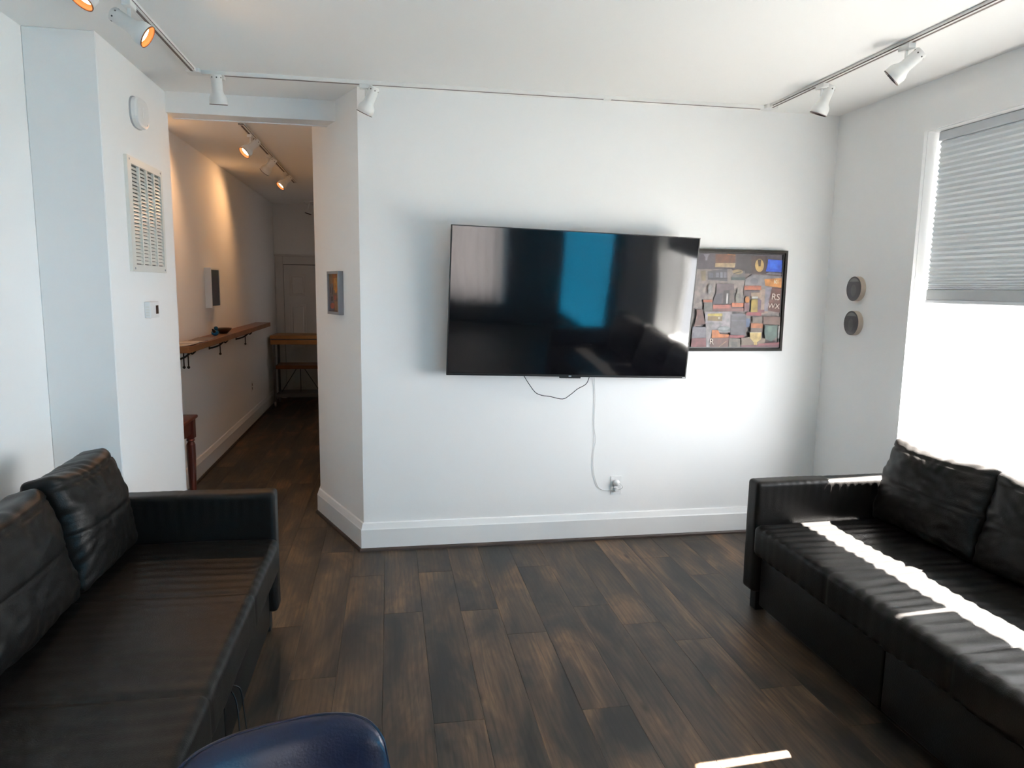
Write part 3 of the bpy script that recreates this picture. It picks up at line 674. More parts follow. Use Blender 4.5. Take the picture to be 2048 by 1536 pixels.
polys = [
 (A(62, 56, 66), [(-400, 150), (1240, 215), (1215, 470), (-400, 400)]), (A(84, 52, 36), rectp(420, 225, 655, 330)), (A(140, 92, 50), [(560, 222), (655, 235), (655, 246), (560, 232)]),
 (A(178, 158, 128), [(415, 332), (655, 332), (645, 385), (410, 380)]), (A(48, 44, 50), rectp(665, 235, 880, 455)), (A(52, 36, 36), rectp(840, 250, 1030, 455)), (A(120, 118, 128), [(275, 225), (350, 225), (325, 265), (320, 300), (298, 300), (298, 265)]),
 (A(186, 158, 104), ell(937, 360, 52, 78, 20)), (A(60, 42, 34), [(915, 290), (958, 290), (950, 370), (925, 370)]),
 (A(30, 78, 190), [(1040, 288), (1215, 300), (1205, 440), (1010, 430), (1030, 360)]), (A(46, 96, 205), rectp(1060, 300, 1150, 400)), (A(120, 118, 128), [(1010, 455), (1060, 440), (1210, 455), (1205, 475), (1020, 460)]),
 (A(136, 128, 126), [(-400, 400), (600, 400), (770, 545), (1215, 545), (1180, 960), (-400, 1330)]), (A(122, 112, 92), [(240, 425), (300, 420), (300, 540), (250, 540)]), (A(70, 70, 78), [(320, 430), (555, 395), (555, 545), (325, 530)]),
 (A(118, 120, 132), rectp(420, 445, 455, 500)), (A(126, 128, 140), rectp(470, 440, 500, 505)), (A(118, 118, 130), rectp(512, 440, 545, 505)), (A(96, 100, 112), rectp(340, 450, 385, 505)), (A(38, 40, 48), rectp(325, 508, 555, 520)),
 (A(96, 94, 96), [(600, 500), (640, 430), (760, 420), (770, 535), (600, 535)]), (A(150, 136, 108), ell(675, 435, 62, 30, 18)), (A(34, 32, 34), [(625, 452), (720, 428), (718, 438), (630, 460)]), (A(52, 66, 66), rectp(600, 500, 760, 535)),
 (A(128, 126, 132), [(760, 600), (765, 520), (850, 465), (1210, 490), (1205, 600), (990, 610)]), (A(96, 96, 104), ell(870, 545, 48, 36)), (A(196, 136, 76), [(990, 520), (1205, 510), (1200, 625), (1000, 600)]), (A(212, 172, 120), rectp(1100, 535, 1160, 575)),
 (A(168, 150, 138), [(940, 650), (1070, 615), (1030, 920), (940, 940)]), (A(140, 138, 150), [(1000, 620), (1075, 620), (1030, 900), (985, 900)]),
 (A(88, 54, 48), [(1080, 620), (1205, 628), (1180, 918), (1028, 892), (1045, 760)]),
 (A(176, 104, 76), rectp(750, 600, 950, 648)), (A(122, 62, 50), rectp(750, 606, 945, 618)), (A(70, 56, 62), rectp(745, 655, 930, 720)), (A(160, 140, 122), rectp(830, 680, 940, 740)),
 (A(86, 76, 82), [(425, 575), (628, 580), (630, 800), (410, 800)]), (A(62, 60, 70), [(370, 810), (410, 700), (490, 690), (480, 815)]), (A(44, 42, 46), [(505, 655), (575, 650), (575, 815), (500, 815)]), (A(206, 206, 208), [(540, 690), (560, 690), (552, 810), (534, 810)]), (A(96, 88, 86), rectp(575, 650, 628, 800)),
 (A(128, 126, 120), ell(675, 740, 32, 62)), (A(140, 138, 134), rectp(665, 640, 690, 690)), (A(140, 138, 138), ell(345, 640, 28, 55)), (A(158, 158, 158), ell(345, 640, 10, 35)),
 (A(182, 108, 76), [(600, 800), (740, 805), (735, 850), (600, 850)]), (A(160, 98, 88), [(380, 825), (595, 820), (595, 870), (375, 870)]), (A(110, 74, 72), [(375, 870), (740, 862), (740, 900), (375, 900)]),
 (A(150, 86, 62), rectp(260, 765, 370, 795)), (A(94, 94, 92), rectp(270, 798, 370, 895)),
 (A(176, 116, 56), ell(782, 765, 26, 40)), (A(108, 78, 84), rectp(745, 800, 800, 900)), (A(150, 130, 60), [(830, 760), (905, 760), (900, 910), (820, 910)]), (A(206, 206, 200), rectp(835, 726, 905, 750)), (A(90, 74, 92), [(905, 750), (945, 770), (935, 900), (900, 905)]), (A(126, 58, 66), [(775, 912), (945, 915), (945, 955), (765, 950)]), (A(104, 62, 72), rectp(900, 885, 980, 915)),
 (A(158, 154, 158), [(280, 905), (600, 905), (580, 1150), (290, 1150)]), (A(176, 160, 84), [(315, 930), (485, 926), (485, 958), (310, 955)]), (A(112, 94, 62), [(315, 958), (485, 960), (480, 1015), (310, 1010)]), (A(190, 184, 170), ell(447, 980, 14, 14, 10)),
 (A(104, 100, 110), rectp(1185, 935, 1190, 950)), (A(96, 66, 62), [(185, 880), (250, 880), (265, 960), (285, 1050), (150, 1080), (180, 960)]),
 (A(72, 72, 82), [(585, 940), (680, 925), (765, 940), (755, 1195), (580, 1180)]), (A(88, 90, 100), ell(672, 942, 84, 18)), (A(92, 94, 104), rectp(590, 1000, 755, 1012)), (A(62, 84, 118), [(765, 980), (815, 990), (800, 1085), (760, 1090)]),
 (A(104, 96, 92), [(840, 965), (955, 965), (950, 1040), (840, 1030)]), (A(156, 96, 60), [(820, 1040), (960, 1046), (955, 1098), (815, 1095)]), (A(104, 92, 86), rectp(815, 1098, 955, 1140)),
 (A(104, 82, 76), [(965, 960), (1180, 965), (1170, 1060), (965, 1050)]), (A(70, 92, 88), [(985, 1065), (1130, 1065), (1125, 1200), (1060, 1255), (990, 1225), (975, 1150)]), (A(94, 118, 112), ell(1040, 1110, 30, 40)), (A(160, 156, 156), [(1140, 1070), (1165, 1070), (1160, 1220), (1130, 1220)]),
 (A(122, 128, 132), ell(500, 1110, 78, 34)), (A(150, 158, 160), ell(500, 1100, 66, 18)), (A(186, 112, 62), [(360, 1120), (430, 1120), (450, 1165), (560, 1175), (550, 1212), (355, 1212)]), (A(122, 58, 66), [(565, 1178), (740, 1182), (735, 1212), (555, 1212)]),
 (A(150, 146, 148), [(285, 1050), (365, 1040), (330, 1335), (290, 1335)]), (A(126, 124, 134), [(130, 1080), (290, 1085), (285, 1210), (120, 1215)]), (A(122, 74, 78), [(120, 1218), (285, 1215), (285, 1335), (110, 1335)]),
 (A(92, 62, 58), [(345, 1215), (560, 1215), (540, 1335), (330, 1335)]), (A(150, 120, 96), [(430, 1330), (520, 1250), (530, 1256), (440, 1335)]), (A(96, 92, 84), [(560, 1215), (690, 1220), (685, 1335), (550, 1335)]), (A(72, 70, 68), rectp(585, 1260, 655, 1335)),
 (A(110, 96, 84), [(700, 1215), (800, 1200), (980, 1220), (970, 1300), (700, 1300)]), (A(188, 166, 110), [(800, 1148), (940, 1150), (930, 1230), (880, 1265), (845, 1262), (805, 1215)]), (A(206, 196, 160), rectp(800, 1146, 940, 1156)), (A(176, 150, 92), [(848, 1262), (882, 1262), (885, 1330), (845, 1330)]),
 (A(86, 40, 54), [(690, 1300), (1165, 1285), (1160, 1335), (690, 1335)]), (A(122, 62, 70), [(900, 1280), (1170, 1262), (1168, 1288), (900, 1300)]),
]
# keep the patches inside the frame lining
def clip_poly(pts3):
    lo = (px0+.026-pc.x, pz0+.026-pc.z); hi = (px1-.026-pc.x, pz1-.026-pc.z)
    return [Vector((min(max(p.x, lo[0]), hi[0]), p.y, min(max(p.z, lo[1]), hi[1]))) for p in pts3]
_base = [Vector((x, 4.044-pc.y, z)) for x, z in ((px0+.02-pc.x, pz0+.02-pc.z), (px1-.02-pc.x, pz0+.02-pc.z), (px1-.02-pc.x, pz1-.02-pc.z), (px0+.02-pc.x, pz1-.02-pc.z))]
def to3v(*a): return Vector(a)
poly_art('canvas', pic, [(c, [tuple(v) for v in clip_poly([art3(*p) for p in pts])]) for c, pts in polys], to3v, [tuple(v) for v in _base], A(104, 94, 92), Vector((0, -1, 0)))
def lettering(parent, name, text, p, size, M, rot=0, m=None, ry=None):
    cu = bpy.data.curves.new(name, 'FONT'); cu.body = text; cu.size = size; cu.extrude = .0004; cu.align_x = 'CENTER'; cu.align_y = 'CENTER'
    tmp = bpy.data.objects.new(name, cu); COL.objects.link(tmp); bpy.context.view_layer.update()
    me = bpy.data.meshes.new_from_object(tmp.evaluated_get(bpy.context.evaluated_depsgraph_get())); bpy.data.objects.remove(tmp)
    me.materials.clear(); me.materials.append(m); o = bpy.data.objects.new(name, me); COL.objects.link(o); o.parent = parent
    o.location = p; o.rotation_euler = (R(90), rot, 0) if ry is None else ry; return o
M_letter = mat('painted_letters', srgb(196, 186, 176), .6)
for s_, cx, cy, sz in (('RS', 1132, 735, .055), ('WX', 1110, 842, .045), ('R', 375, 1262, .050), ('K', 1130, 556, .036)):
    p = at(1, 4.004+.010, 1360+cx*260/1536, 470+cy*260/1536)-pc; p.y = -.030+.002-0.0; p = Vector((p.x, -.0305, p.z))
    lettering(pic, 'painted_letters', s_, p, sz, None, R(4), M_letter)

# small box-framed painting on the splayed wall
T_ = Vector((XA-CX, YB-CY, 0)).normalized()*-1; Nw = Vector((-.922, -.388, 0)); P0 = Vector((XA, YB, 0))
c0 = P0+T_*.381+Vector((0, 0, 1.505))
t = thing('boxed_painting', 'small orange abstract in a deep grey frame on the splayed wall', 'painting', c0)
t.rotation_euler = Matrix((-T_, -Nw, Vector((0, 0, 1)))).transposed().to_euler()   # local x right as seen, y into the wall
obj('frame', wall_with_holes('y', -.032, 0, -.104, .104, -.130, .130, [(-.088, .088, -.114, .114)]), M_greyframe, t)
def a2(u, v): return Vector((-.088+.176*u, -.022, .114-.228*v))
bits = [(A(150, 84, 20), rectp(.30, .0, 1, .42)), (A(118, 88, 60), rectp(0, 0, .35, .30)), (A(104, 92, 92), [(0, .28), (.4, .24), (.45, .6), (0, .62)]), (A(196, 132, 44), [(.48, .12), (.85, .10), (.80, .45), (.50, .42)]), (A(186, 120, 30), [(.55, .30), (.80, .28), (.78, .62), (.6, .5)]),
        (A(156, 68, 44), rectp(.82, .34, 1, .48)), (A(58, 50, 52), rectp(.12, .34, .2, .5)), (A(52, 46, 46), rectp(.34, .36, .42, .54)), (A(124, 92, 70), rectp(.45, .5, 1, 1)), (A(98, 96, 112), [(0, .62), (.45, .58), (.5, .98), (0, 1)]), (A(50, 48, 46), rectp(.2, .6, .42, .72)), (A(168, 82, 58), rectp(.5, .56, .75, .68)),
        (A(172, 84, 52), ell(.36, .84, .22, .08)), (A(150, 108, 66), rectp(.6, .72, .95, .95))]
poly_art('canvas', t, bits, a2, rectp(0, 0, 1, 1), A(120, 98, 80), Vector((0, -1, 0)))

# dark boxed painting in the hallway
t = thing('boxed_painting', 'small dark painting in a deep white frame on the lit hallway wall', 'painting', (XL, 6.44, 1.515)); t.rotation_euler = (0, 0, R(90))
obj('frame', wall_with_holes('y', -.052, 0, -.155, .155, -.168, .168, [(-.140, .140, -.153, .153)]), M_whitep, t)
def a3(u, v): return Vector((-.14+.28*u, -.047, .153-.306*v))
poly_art('canvas', t, [(A(40, 58, 38), rectp(0, 0, 1, .18)), (A(46, 36, 48), rectp(.1, .2, .9, .9)), (A(70, 48, 58), [(.2, .4), (.5, .3), (.7, .6), (.3, .8)])], a3, rectp(0, 0, 1, 1), A(38, 34, 44), Vector((0, -1, 0)), .3)

# oval photo plaques on the window wall
M_photo = mat('tintype_print', (.045, .042, .048), .30, .5, vary=.55, vscale=16)
M_photo2 = mat('tintype_band', (.16, .16, .165), .35, .5, vary=.25, vscale=20)
M_photo3 = mat('tintype_sitter', (.085, .08, .085), .35, .5, vary=.3, vscale=25)
for z, lab in ((1.572, 'upper oval wooden plaque with a faded dark photograph'), (1.371, 'lower oval wooden plaque with a faded dark photograph')):
    t = thing('oval_plaque', lab, 'plaque', (XR, 3.757, z), group='oval plaques on the window wall')
    def ov(bm, x0, x1, ry, rz, cz=0, cy=0):
        n = 36; a = [bm.verts.new((x0, cy+ry*math.cos(2*math.pi*k/n), cz+rz*math.sin(2*math.pi*k/n))) for k in range(n)]; b = [bm.verts.new((x1, cy+ry*math.cos(2*math.pi*k/n), cz+rz*math.sin(2*math.pi*k/n))) for k in range(n)]
        bm.faces.new(a); bm.faces.new(b[::-1])
        for k in range(n): bm.faces.new((a[k], a[(k+1) % n], b[(k+1) % n], b[k]))
        return bm
    obj('wooden_back', ov(bmesh.new(), 0, -.032, .066, .072), M_plywood, t)
    f = obj('photograph', ov(bmesh.new(), -.032, -.0335, .0655, .0715), M_photo, t)
    bm = bmesh.new(); n = 12; V = [bm.verts.new((-.0338, .058*math.cos(a), .058*math.sin(a)+.004)) for a in [R(40)+R(100)*k/n for k in range(n+1)]]; bm.faces.new(V); obj('pale_arch', bm, M_photo2, f)
    bm = bmesh.new(); V = [bm.verts.new((-.0338, .024*math.cos(2*math.pi*k/20), -.010+.036*math.sin(2*math.pi*k/20))) for k in range(20)]; bm.faces.new(V); obj('sitter', bm, M_photo3, f)

# ------------------------------------------------------------------ wall devices on the duct wall
t = thing('return_vent', 'tall white return air grille on the boxed-out wall', 'vent', (XV, 3.955, 1.879)); t.rotation_euler = (0, 0, R(90))   # local x = +y world, y = -x world, so front = -y local
GW, GH = .262, .274
fr = wall_with_holes('y', -.016, 0, -GW, GW, -GH, GH, [(-GW+.052, GW-.030, -GH+.034, GH-.034)]); obj('frame', fr, M_grille, t)
obj('duct_opening', bx((-GW+.05, -.003, -GH+.03), (GW-.028, -.001, GH-.03)), M_gdark, t)
gx0, gx1 = -GW+.052, GW-.030; cw = (gx1-gx0)/4
for k in (1, 2, 3): obj('divider', bx((gx0+cw*k-.007, -.0165, -GH+.034), (gx0+cw*k+.007, -.003, GH-.034)), M_grille, t)
for k in range(4):
    bm = bmesh.new(); nl = 26
    for i in range(nl):
        z = -GH+.040+(2*GH-.08)*(i+.5)/nl; a, b = gx0+cw*k+(.004 if k else .0), gx0+cw*(k+1)-.004
        V = [bm.verts.new(p) for p in ((a, -.014, z-.009), (b, -.014, z-.009), (b, -.004, z+.006), (a, -.004, z+.006))]; bm.faces.new(V)
        V = [bm.verts.new(p) for p in ((a, -.014, z-.010), (b, -.014, z-.010), (b, -.004, z+.005), (a, -.004, z+.005))]; bm.faces.new(V[::-1])
    obj('louvers', bm, M_grille, t)['kind'] = 'stuff'
for x, z in ((-GW+.03, -GH+.015), (GW-.03, -GH+.015), (-GW+.03, GH-.015), (GW-.03, GH-.015)): obj('screw', lathe(bmesh.new(), [(0, .003), (.005, .002), (.006, 0)], 10, Matrix.Translation((x, -.016, z)) @ Matrix.Rotation(R(90), 4, 'X')), M_cast, t)

t = thing('smoke_detector', 'white oval smoke detector high on the boxed-out wall', 'detector', (XV, 3.905, 2.385)); t.rotation_euler = (0, 0, R(90))
def oval_body(ax, az, y0, y1, r, n=40, e=2.7):
    bm = bmesh.new(); rings = []
    for (yy, k) in ((y0, 1.0), (y0+(y1-y0)*.6, 1.0), (y0+(y1-y0)*.9, 1-r*.5), (y1, 1-r*1.6)):
        rings.append([bm.verts.new((ax*k*math.copysign(abs(math.cos(a))**(2/e), math.cos(a)), yy, az*k*math.copysign(abs(math.sin(a))**(2/e), math.sin(a)))) for a in [2*math.pi*i/n for i in range(n)]])
    bm.faces.new(rings[0]); bm.faces.new(rings[-1][::-1])
    for a, b in zip(rings, rings[1:]):
        for i in range(n): bm.faces.new((a[i], a[(i+1) % n], b[(i+1) % n], b[i]))
    return bm
obj('backplate', oval_body(.098, .076, 0, -.008, .02), M_cast, t, False)['label'] = 'grey rim'
obj('housing', oval_body(.095, .073, -.008, -.036, .12), M_whitep, t, False)
obj('button', oval_body(.012, .028, -.036, -.039, .1), M_whitep, t)
bm = bmesh.new(); lathe(bm, [(0, .003), (.006, .002), (.007, 0)], 12, Matrix.Translation((.050, -.034, -.048)) @ Matrix.Rotation(R(90), 4, 'X')); obj('indicator', bm, M_cast, t)

t = thing('thermostat', 'small white thermostat below the return grille', 'thermostat', (XV, 3.935, 1.412)); t.rotation_euler = (0, 0, R(90))
obj('housing', bx((-.072, -.030, -.042), (.068, 0, .042), .004), M_whitep, t)
obj('display', bx((.012, -.0312, -.022), (.050, -.029, .022)), M_glassdark, t)['label'] = 'dark red-black display'
bm = bmesh.new()
for k in range(4): box(bm, (-.0728, -.024, -.030+k*.014), (-.0715, -.006, -.024+k*.014))
obj('side_vents', bm, M_grille, t)

# ------------------------------------------------------------------ track lighting
def rail(bm, a, b, w=.034, h=.018):
    a, b = Vector(a), Vector(b); d = (b-a).normalized(); s = Vector((-d.y, d.x, 0))*w/2
    q = [a-s, a+s, b+s, b-s]; lo = [bm.verts.new(p-Vector((0, 0, h))) for p in q]; hi = [bm.verts.new(p) for p in q]
    bm.faces.new(lo); bm.faces.new(hi)
    for i in range(4): bm.faces.new((lo[i], lo[(i+1) % 4], hi[(i+1) % 4], hi[i]))
    return bm
TX0, TX1, TY = -.962, 2.190, 3.955
tr = thing('ceiling_track', 'white lighting track running round three sides of the ceiling', 'track', ((TX0+TX1)/2, TY, H))
o_ = tr.location.copy()
def L_(p): return Vector(p)-o_
for a, b in (((TX0, 1.2, H), (TX0, TY-.03, H)), ((TX0+.03, TY, H), (TX1-.03, TY, H)), ((TX1, 1.2, H), (TX1, TY-.03, H))):
    r_ = obj('rail', rail(bmesh.new(), L_(a), L_(b)), M_white, tr)
    d = (Vector(b)-Vector(a)).normalized(); z = Vector((0, 0, -.0178))
    obj('slot', rail(bmesh.new(), L_(a)+z+d*.05, L_(b)+z-d*.02, .012, .0008), M_slot, r_)['label'] = 'dark conductor slot'
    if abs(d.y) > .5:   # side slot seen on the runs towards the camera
        obj('slot', rail(bmesh.new(), L_(a)+Vector((0, 0, -.012)), L_(b)+Vector((0, 0, -.012))-d*.05, .0345, .005), M_slot, r_)['label'] = 'dark slot along the rail side'
for x in (TX0, TX1):
    bm = bx((x-.034-o_.x, TY-.05-o_.y, -.020), (x+.034-o_.x, TY+.026-o_.y, 0), .003); obj('corner_connector', bm, M_white, tr)
obj('joiner', bx((1.19-o_.x, TY-.018-o_.y, -.0195), (1.235-o_.x, TY+.018-o_.y, 0), .002), M_white, tr)
tr2 = thing('ceiling_track', 'white lighting track along the hallway ceiling carrying three spotlights', 'track', (-.966, 6.4, H))
r_ = obj('rail', rail(bmesh.new(), (0, -1.30, 0), (0, 1.40, 0)), M_white, tr2); obj('slot', rail(bmesh.new(), (0, -1.28, -.0178), (0, 1.38, -.0178), .014, .0008), M_slot, r_); obj('slot', rail(bmesh.new(), (0, -1.30, -.010), (0, 1.40, -.010), .0345, .006), M_slot, r_)
tr3 = thing('ceiling_track', 'short lighting track across the far end of the hallway ceiling', 'track', (-.85, 9.52, H))
r_ = obj('rail', rail(bmesh.new(), (-.22, 0, 0), (.36, 0, 0)), M_white, tr3); obj('slot', rail(bmesh.new(), (-.21, 0, -.0178), (.35, 0, -.0178), .014, .0008), M_slot, r_)

def spot(loc, aim, lit, label, group, power=0, along='y', drop=.052, hang=(0, 0, 1)):
    loc = Vector(loc); t = thing('track_spotlight', label, 'spotlight', loc, group=group)
    if along == 'y': obj('adapter', bx((-.017, -.034, -.022), (.017, .034, .0), .003), M_white, t)
    else: obj('adapter', bx((-.034, -.017, -.022), (.034, .017, .0), .003), M_white, t)
    d = Vector(aim).normalized(); piv = Vector((0, 0, -drop))
    bm = bmesh.new(); box(bm, (-.006, -.004, -drop-.006), (.006, .004, -.018), .002); obj('stem', bm, M_white, t)
    Q = d.to_track_quat('Z', 'Y').to_matrix().to_4x4()
    # the body hangs from the stem on its upper side
    up = Vector(hang); side = (up-d*up.dot(d)); side = side.normalized() if side.length > .05 else Vector((1, 0, 0))
    c = piv-side*.026+d*.012
    Mx = Matrix.Translation(c) @ Q
    bm = bmesh.new()
    lathe(bm, [(0, -.068), (.022, -.068), (.027, -.062), (.027, .010), (.030, .022), (.040, .036), (.0435, .048), (.0435, .076), (.0415, .076), (.0415, .050), (.036, .040)], 28, Mx)
    b_ = obj('lamp_body', bm, M_white, t, True)
    bm = bmesh.new(); lathe(bm, [(.0412, .0755), (.0412, .060), (.036, .054), (.0, .052)], 28, Mx); obj('reflector', bm, M_reflglow if lit else M_dark, b_, True)  # glow-tinted reflector in lit lamps, dark one in unlit lamps
    bm = bmesh.new(); lathe(bm, [(.0436, .074), (.0444, .0775), (.0412, .0780), (.0412, .074)], 28, Mx); obj('dark_rim', bm, M_slot if not lit else M_reflglow, b_, True)
    bm = bmesh.new(); lathe(bm, [(.0335, .055), (.033, .059), (.020, .063), (0, .064)], 24, Mx); obj('bulb', bm, M_bulb if lit else M_bulb0, b_, True)
    bm = bmesh.new()
    for k in range(7):
        a = 2*math.pi*k/7
        lathe(bm, [(0, .0006), (.0035, .0006), (.0035, 0)], 8, Mx @ Matrix.Rotation(a, 4, 'Z') @ Matrix.Translation((.0268, 0, -.052)) @ Matrix.Rotation(R(90), 4, 'Y'))
    obj('vent_holes', bm, M_gdark, b_)
    if power:
        l = bpy.data.lights.new('bulb_light', 'SPOT'); l.energy = power; l.color = (1, .52, .22); l.spot_size = R(140); l.spot_blend = .7; l.shadow_soft_size = .025
        lo = bpy.data.objects.new('bulb_light', l); COL.objects.link(lo); lo.parent = t; lo.location = c+d*.082; lo.rotation_euler = d.to_track_quat('-Z', 'Y').to_euler()
    return t
ZR = H-.018
G1 = 'spotlights on the living room track'
spot((TX0, 2.66, ZR), (-.45, -.35, -.8), True, 'lit white track spotlight cut off by the top edge of the picture', G1, 3)
spot((TX0, 3.03, ZR), (.80, .03, -.50), True, 'lit white track spotlight high on the left, aimed sideways', G1, 3)
spot((-.852, TY, ZR), (0, .22, -1), False, 'white track spotlight hanging before the header beam', G1, along='x')
spot((-.112, TY, ZR), (-.40, .23, -.90), False, 'white track spotlight at the left corner of the television wall', G1, along='x', hang=(-1, 0, .6))
spot((TX1, 3.43, ZR), (-.25, .30, -1), False, 'white track spotlight nearest the far right ceiling corner', G1, hang=(-1, 0, 0))
spot((TX1, 2.83, ZR), (-.50, .50, -.60), False, 'white track spotlight tilted away, nearer the camera on the right track', G1)
G2 = 'spotlights on the hallway track'
spot((-.966, 5.42, ZR), (-.60, -.46, -.66), True, 'lit white spotlight nearest on the hallway track', G2, 12)
spot((-.966, 6.20, ZR), (-.62, .25, -.70), False, 'unlit white spotlight in the middle of the hallway track', G2)
spot((-.966, 7.10, ZR), (-.62, -.40, -.68), True, 'lit white spotlight farthest on the hallway track', G2, 12)
spot((-1.02, 9.52, ZR), (-.30, -.05, -1), False, 'unlit spotlight above the hallway door', 'spotlight at the hallway end', along='x')

# ------------------------------------------------------------------ hallway furnishings
SY0, SY1, SZ = 5.12, 8.47, 1.118
t = thing('wall_shelf', 'long reddish wooden plank shelf on iron brackets along the hallway wall', 'shelf', (XL, (SY0+SY1)/2, SZ))
def shelf_disp(p, n): return p+Vector((.004*nz3((0, p.y*4, 0), 1, 5) if p.x > 0 else 0, 0, 0))
bm = soft_box((.082, (SY1-SY0)/2, .023), .004, (2, 40, 2), shelf_disp, 2)
for v in bm.verts: v.co += Vector((.0825, 0, -.023))
obj('shelf_board', bm, M_oak, t)
for i, y in enumerate((5.30, 6.33, 7.40)):
    yy = y-(SY0+SY1)/2
    bm = bmesh.new(); box(bm, (.0, yy-.014, -.052), (.135, yy+.014, -.046), .001); box(bm, (.0, yy-.014, -.125), (.006, yy+.014, -.046), .001)
    tube(bm, smooth_pts([(.004, yy, -.115), (.045, yy, -.105), (.09, yy, -.085), (.125, yy, -.052)], 4), .007, 8); tube(bm, smooth_pts([(.125, yy-.01, -.055), (.138, yy-.02, -.065), (.150, yy-.01, -.055), (.152, yy+.01, -.05)], 4), .006, 8)
    b_ = obj('shelf_bracket', bm, M_iron, t)
    for dx in ((.075, .105) if i == 0 else (.09,)):
        bm = bmesh.new(); tube(bm, [(dx, yy, -.05), (dx, yy, -.155)], .0045, 8); lathe(bm, [(0, -.175), (.010, -.168), (.011, -.160), (.004, -.152)], 12, Matrix.Translation((dx, yy, 0))); obj('hanging_hook', bm, M_iron, b_, True)
def booklet(y, x, w, l, rz, z, lab, m, curl=.012):
    bm = bmesh.new(); nx, ny = 4, 8; lo, hi = [], []
    for i in range(nx+1):
        a, b = [], []
        for j in range(ny+1):
            px, py = -w/2+w*i/nx, -l/2+l*j/ny; c = curl*max(0, (px/(w/2)))**2*max(0, (.5-py/l))
            a.append(bm.verts.new((px, py, c))); b.append(bm.verts.new((px, py, c+.003)))
        lo.append(a); hi.append(b)
    for g in (lo, hi):
        for i in range(nx):
            for j in range(ny): bm.faces.new((g[i][j], g[i+1][j], g[i+1][j+1], g[i][j+1]))
    for i in range(nx):
        for j in (0, ny): bm.faces.new((lo[i][j], lo[i+1][j], hi[i+1][j], hi[i][j]))
    for j in range(ny):
        for i in (0, nx): bm.faces.new((lo[i][j], lo[i][j+1], hi[i][j+1], hi[i][j]))
    o = obj('magazine', bm, m); o.location = (x, y, z); o.rotation_euler = (0, 0, rz); return tag(o, lab, 'magazine', 'magazines on the hallway shelf')
M_pap2 = mat('magazine_dark', (.20, .15, .13), .35, vary=.4, vscale=20); M_pap3 = mat('magazine_pale', (.62, .56, .50), .4, vary=.15, vscale=20)
booklet(5.30, XL+.085, .15, .30, R(6), SZ+.0005, 'pale curled magazine at the near end of the hallway shelf', M_pap3)
booklet(5.42, XL+.080, .14, .26, R(-8), SZ+.006, 'brownish magazine lying on the pale one on the hallway shelf', M_paper, .0)
booklet(5.82, XL+.082, .14, .34, R(3), SZ+.0005, 'dark magazine lying flat in front of the blue bird', M_pap2, .0)
# blue bird: body, head, tail in one turned form
def blob(bm, c, r, M=None, n=14):
    r_ = bmesh.ops.create_uvsphere(bm, u_segments=n, v_segments=n-4, radius=1)
    for v in r_['verts']: v.co = Vector((v.co.x*r[0], v.co.y*r[1], v.co.z*r[2]));
    if M:
        for v in r_['verts']: v.co = M @ v.co
    for v in r_['verts']: v.co += Vector(c)
t = thing('bird_figurine', 'small blue glazed bird on the hallway shelf', 'figurine', (XL+.085, 6.20, SZ))
bm = bmesh.new(); blob(bm, (0, 0, .026), (.030, .044, .026)); blob(bm, (.004, .018, .062), (.017, .018, .017)); obj('body', bm, M_bluebird, t, True)
bm = bmesh.new(); tube(bm, [(0, -.03, .035), (-.004, -.066, .058)], [.016, .006], 10); obj('tail', bm, M_dark, t, True)
bm = bmesh.new(); tube(bm, [(.004, .034, .062), (.006, .050, .060)], [.006, .001], 8); obj('beak', bm, M_dark, t, True)
t = thing('bowl', 'small dark wooden bowl beside the blue bird', 'bowl', (XL+.085, 6.50, SZ))
bm = bmesh.new(); lathe(bm, [(0, .0), (.03, .0), (.034, .004), (.060, .030), (.070, .048), (.066, .048), (.052, .028), (.028, .010), (0, .008)], 24, Matrix.Scale(1.25, 4, (0, 1, 0))); obj('bowl_body', bm, M_bowl, t, True)

# mahogany side table peeping past the duct wall
t = thing('side_table', 'dark red mahogany side table with turned legs just past the boxed-out wall', 'table', (-1.398, 4.66, 0))
obj('table_top', bx((-.142, -.19, .672), (.142, .19, .694), .009, 3), M_mahog, t, True)
bm = bmesh.new(); box(bm, (-.105, -.16, .575), (.105, -.145, .672)); box(bm, (-.105, .140, .575), (.105, .155, .672)); box(bm, (-.115, -.15, .575), (-.100, .15, .672)); box(bm, (.098, -.15, .575), (.113, .15, .672)); obj('apron', bm, M_mahog, t)
for sx in (-1, 1):
    for sy in (-1, 1):
        bm = bmesh.new(); X, Y = sx*.100, sy*.145; box(bm, (X-.028, Y-.028, .545), (X+.028, Y+.028, .672), .002)
        lathe(bm, [(0, .545), (.018, .545), (.026, .536), (.026, .528), (.018, .520), (.023, .512), (.028, .50), (.028, .42), (.022, .20), (.015, .03), (.018, .0), (0, 0)], 16, Matrix.Translation((X, Y, 0))); obj('leg', bm, M_mahog, t, False)
for b_ in t.children: pass

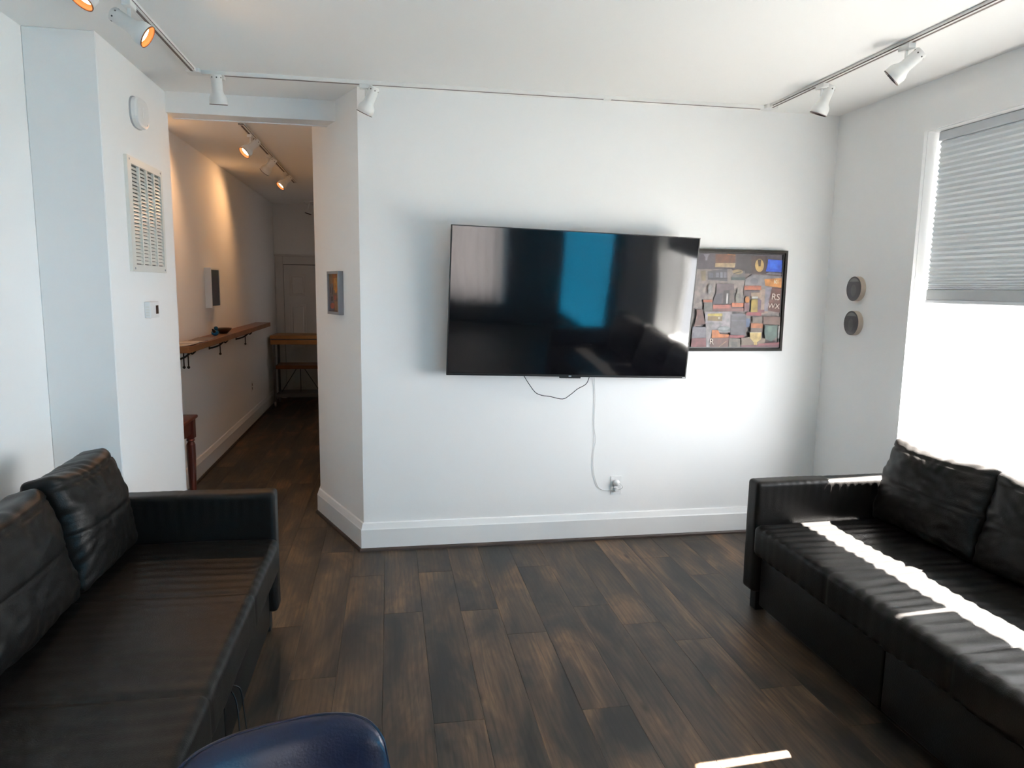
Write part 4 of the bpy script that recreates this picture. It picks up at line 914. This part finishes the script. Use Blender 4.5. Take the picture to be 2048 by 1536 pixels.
# rolling kitchen cart at the end of the hall
t = thing('rolling_cart', 'grey metal rolling cart with a butcher-block top before the hallway door', 'cart', (-1.155, 9.42, 0))
obj('cart_top', bx((-.335, -.22, .872), (.335, .22, .915), .004), M_butcher, t)
obj('drawer_front', bx((-.330, -.215, .800), (.330, -.20, .858), .003), M_butcher, t)
obj('middle_shelf', bx((-.285, -.19, .485), (.285, .19, .530), .003), M_oak, t)
obj('bottom_tray', bx((-.285, -.19, .12), (.285, .19, .165), .003), M_steel, t)
obj('apron', bx((-.320, -.20, .80), (.320, .20, .872)), M_steel, t)
for sx in (-1, 1):
    for sy in (-1, 1):
        X, Y = sx*.295, sy*.19
        obj('post', bx((X-.014, Y-.014, .075), (X+.014, Y+.014, .80), .002), M_steel, t)
        bm = bmesh.new(); lathe(bm, [(0, -.012), (.030, -.012), (.034, -.008), (.034, .008), (.030, .012), (0, .012)], 18, Matrix.Translation((X, Y-.012, .034)) @ Matrix.Rotation(R(90), 4, 'Y'))
        c_ = obj('caster', bm, M_cast, t, False); bm = bmesh.new(); box(bm, (X-.018, Y-.018, .05), (X-.014, Y+.014, .078)); box(bm, (X+.014, Y-.018, .05), (X+.018, Y+.014, .078)); box(bm, (X-.018, Y-.018, .074), (X+.018, Y+.018, .079)); obj('caster_fork', bm, M_steel, c_)
for a, b in (((-.04, 0, .485), (-.24, 0, .165)), ((.04, 0, .485), (.24, 0, .165)), ((0, 0, .485), (0, 0, .165))):
    bm = bmesh.new(); tube(bm, [(a[0], .0, a[2]), (b[0], .0, b[2])], .006, 6); obj('brace', bm, M_steel, t)
t = thing('wall_outlet', 'small outlet low on the hallway left wall', 'outlet', (XL, 8.12, .42)); t.rotation_euler = (0, 0, R(90))
obj('cover_plate', bx((-.036, -.006, -.059), (.036, 0, .059), .003), M_whitep, t)
bm = bmesh.new(); box(bm, (-.012, -.008, .008), (.012, -.005, .034)); box(bm, (-.012, -.008, -.034), (.012, -.005, -.008)); obj('receptacle', bm, M_gdark, t)
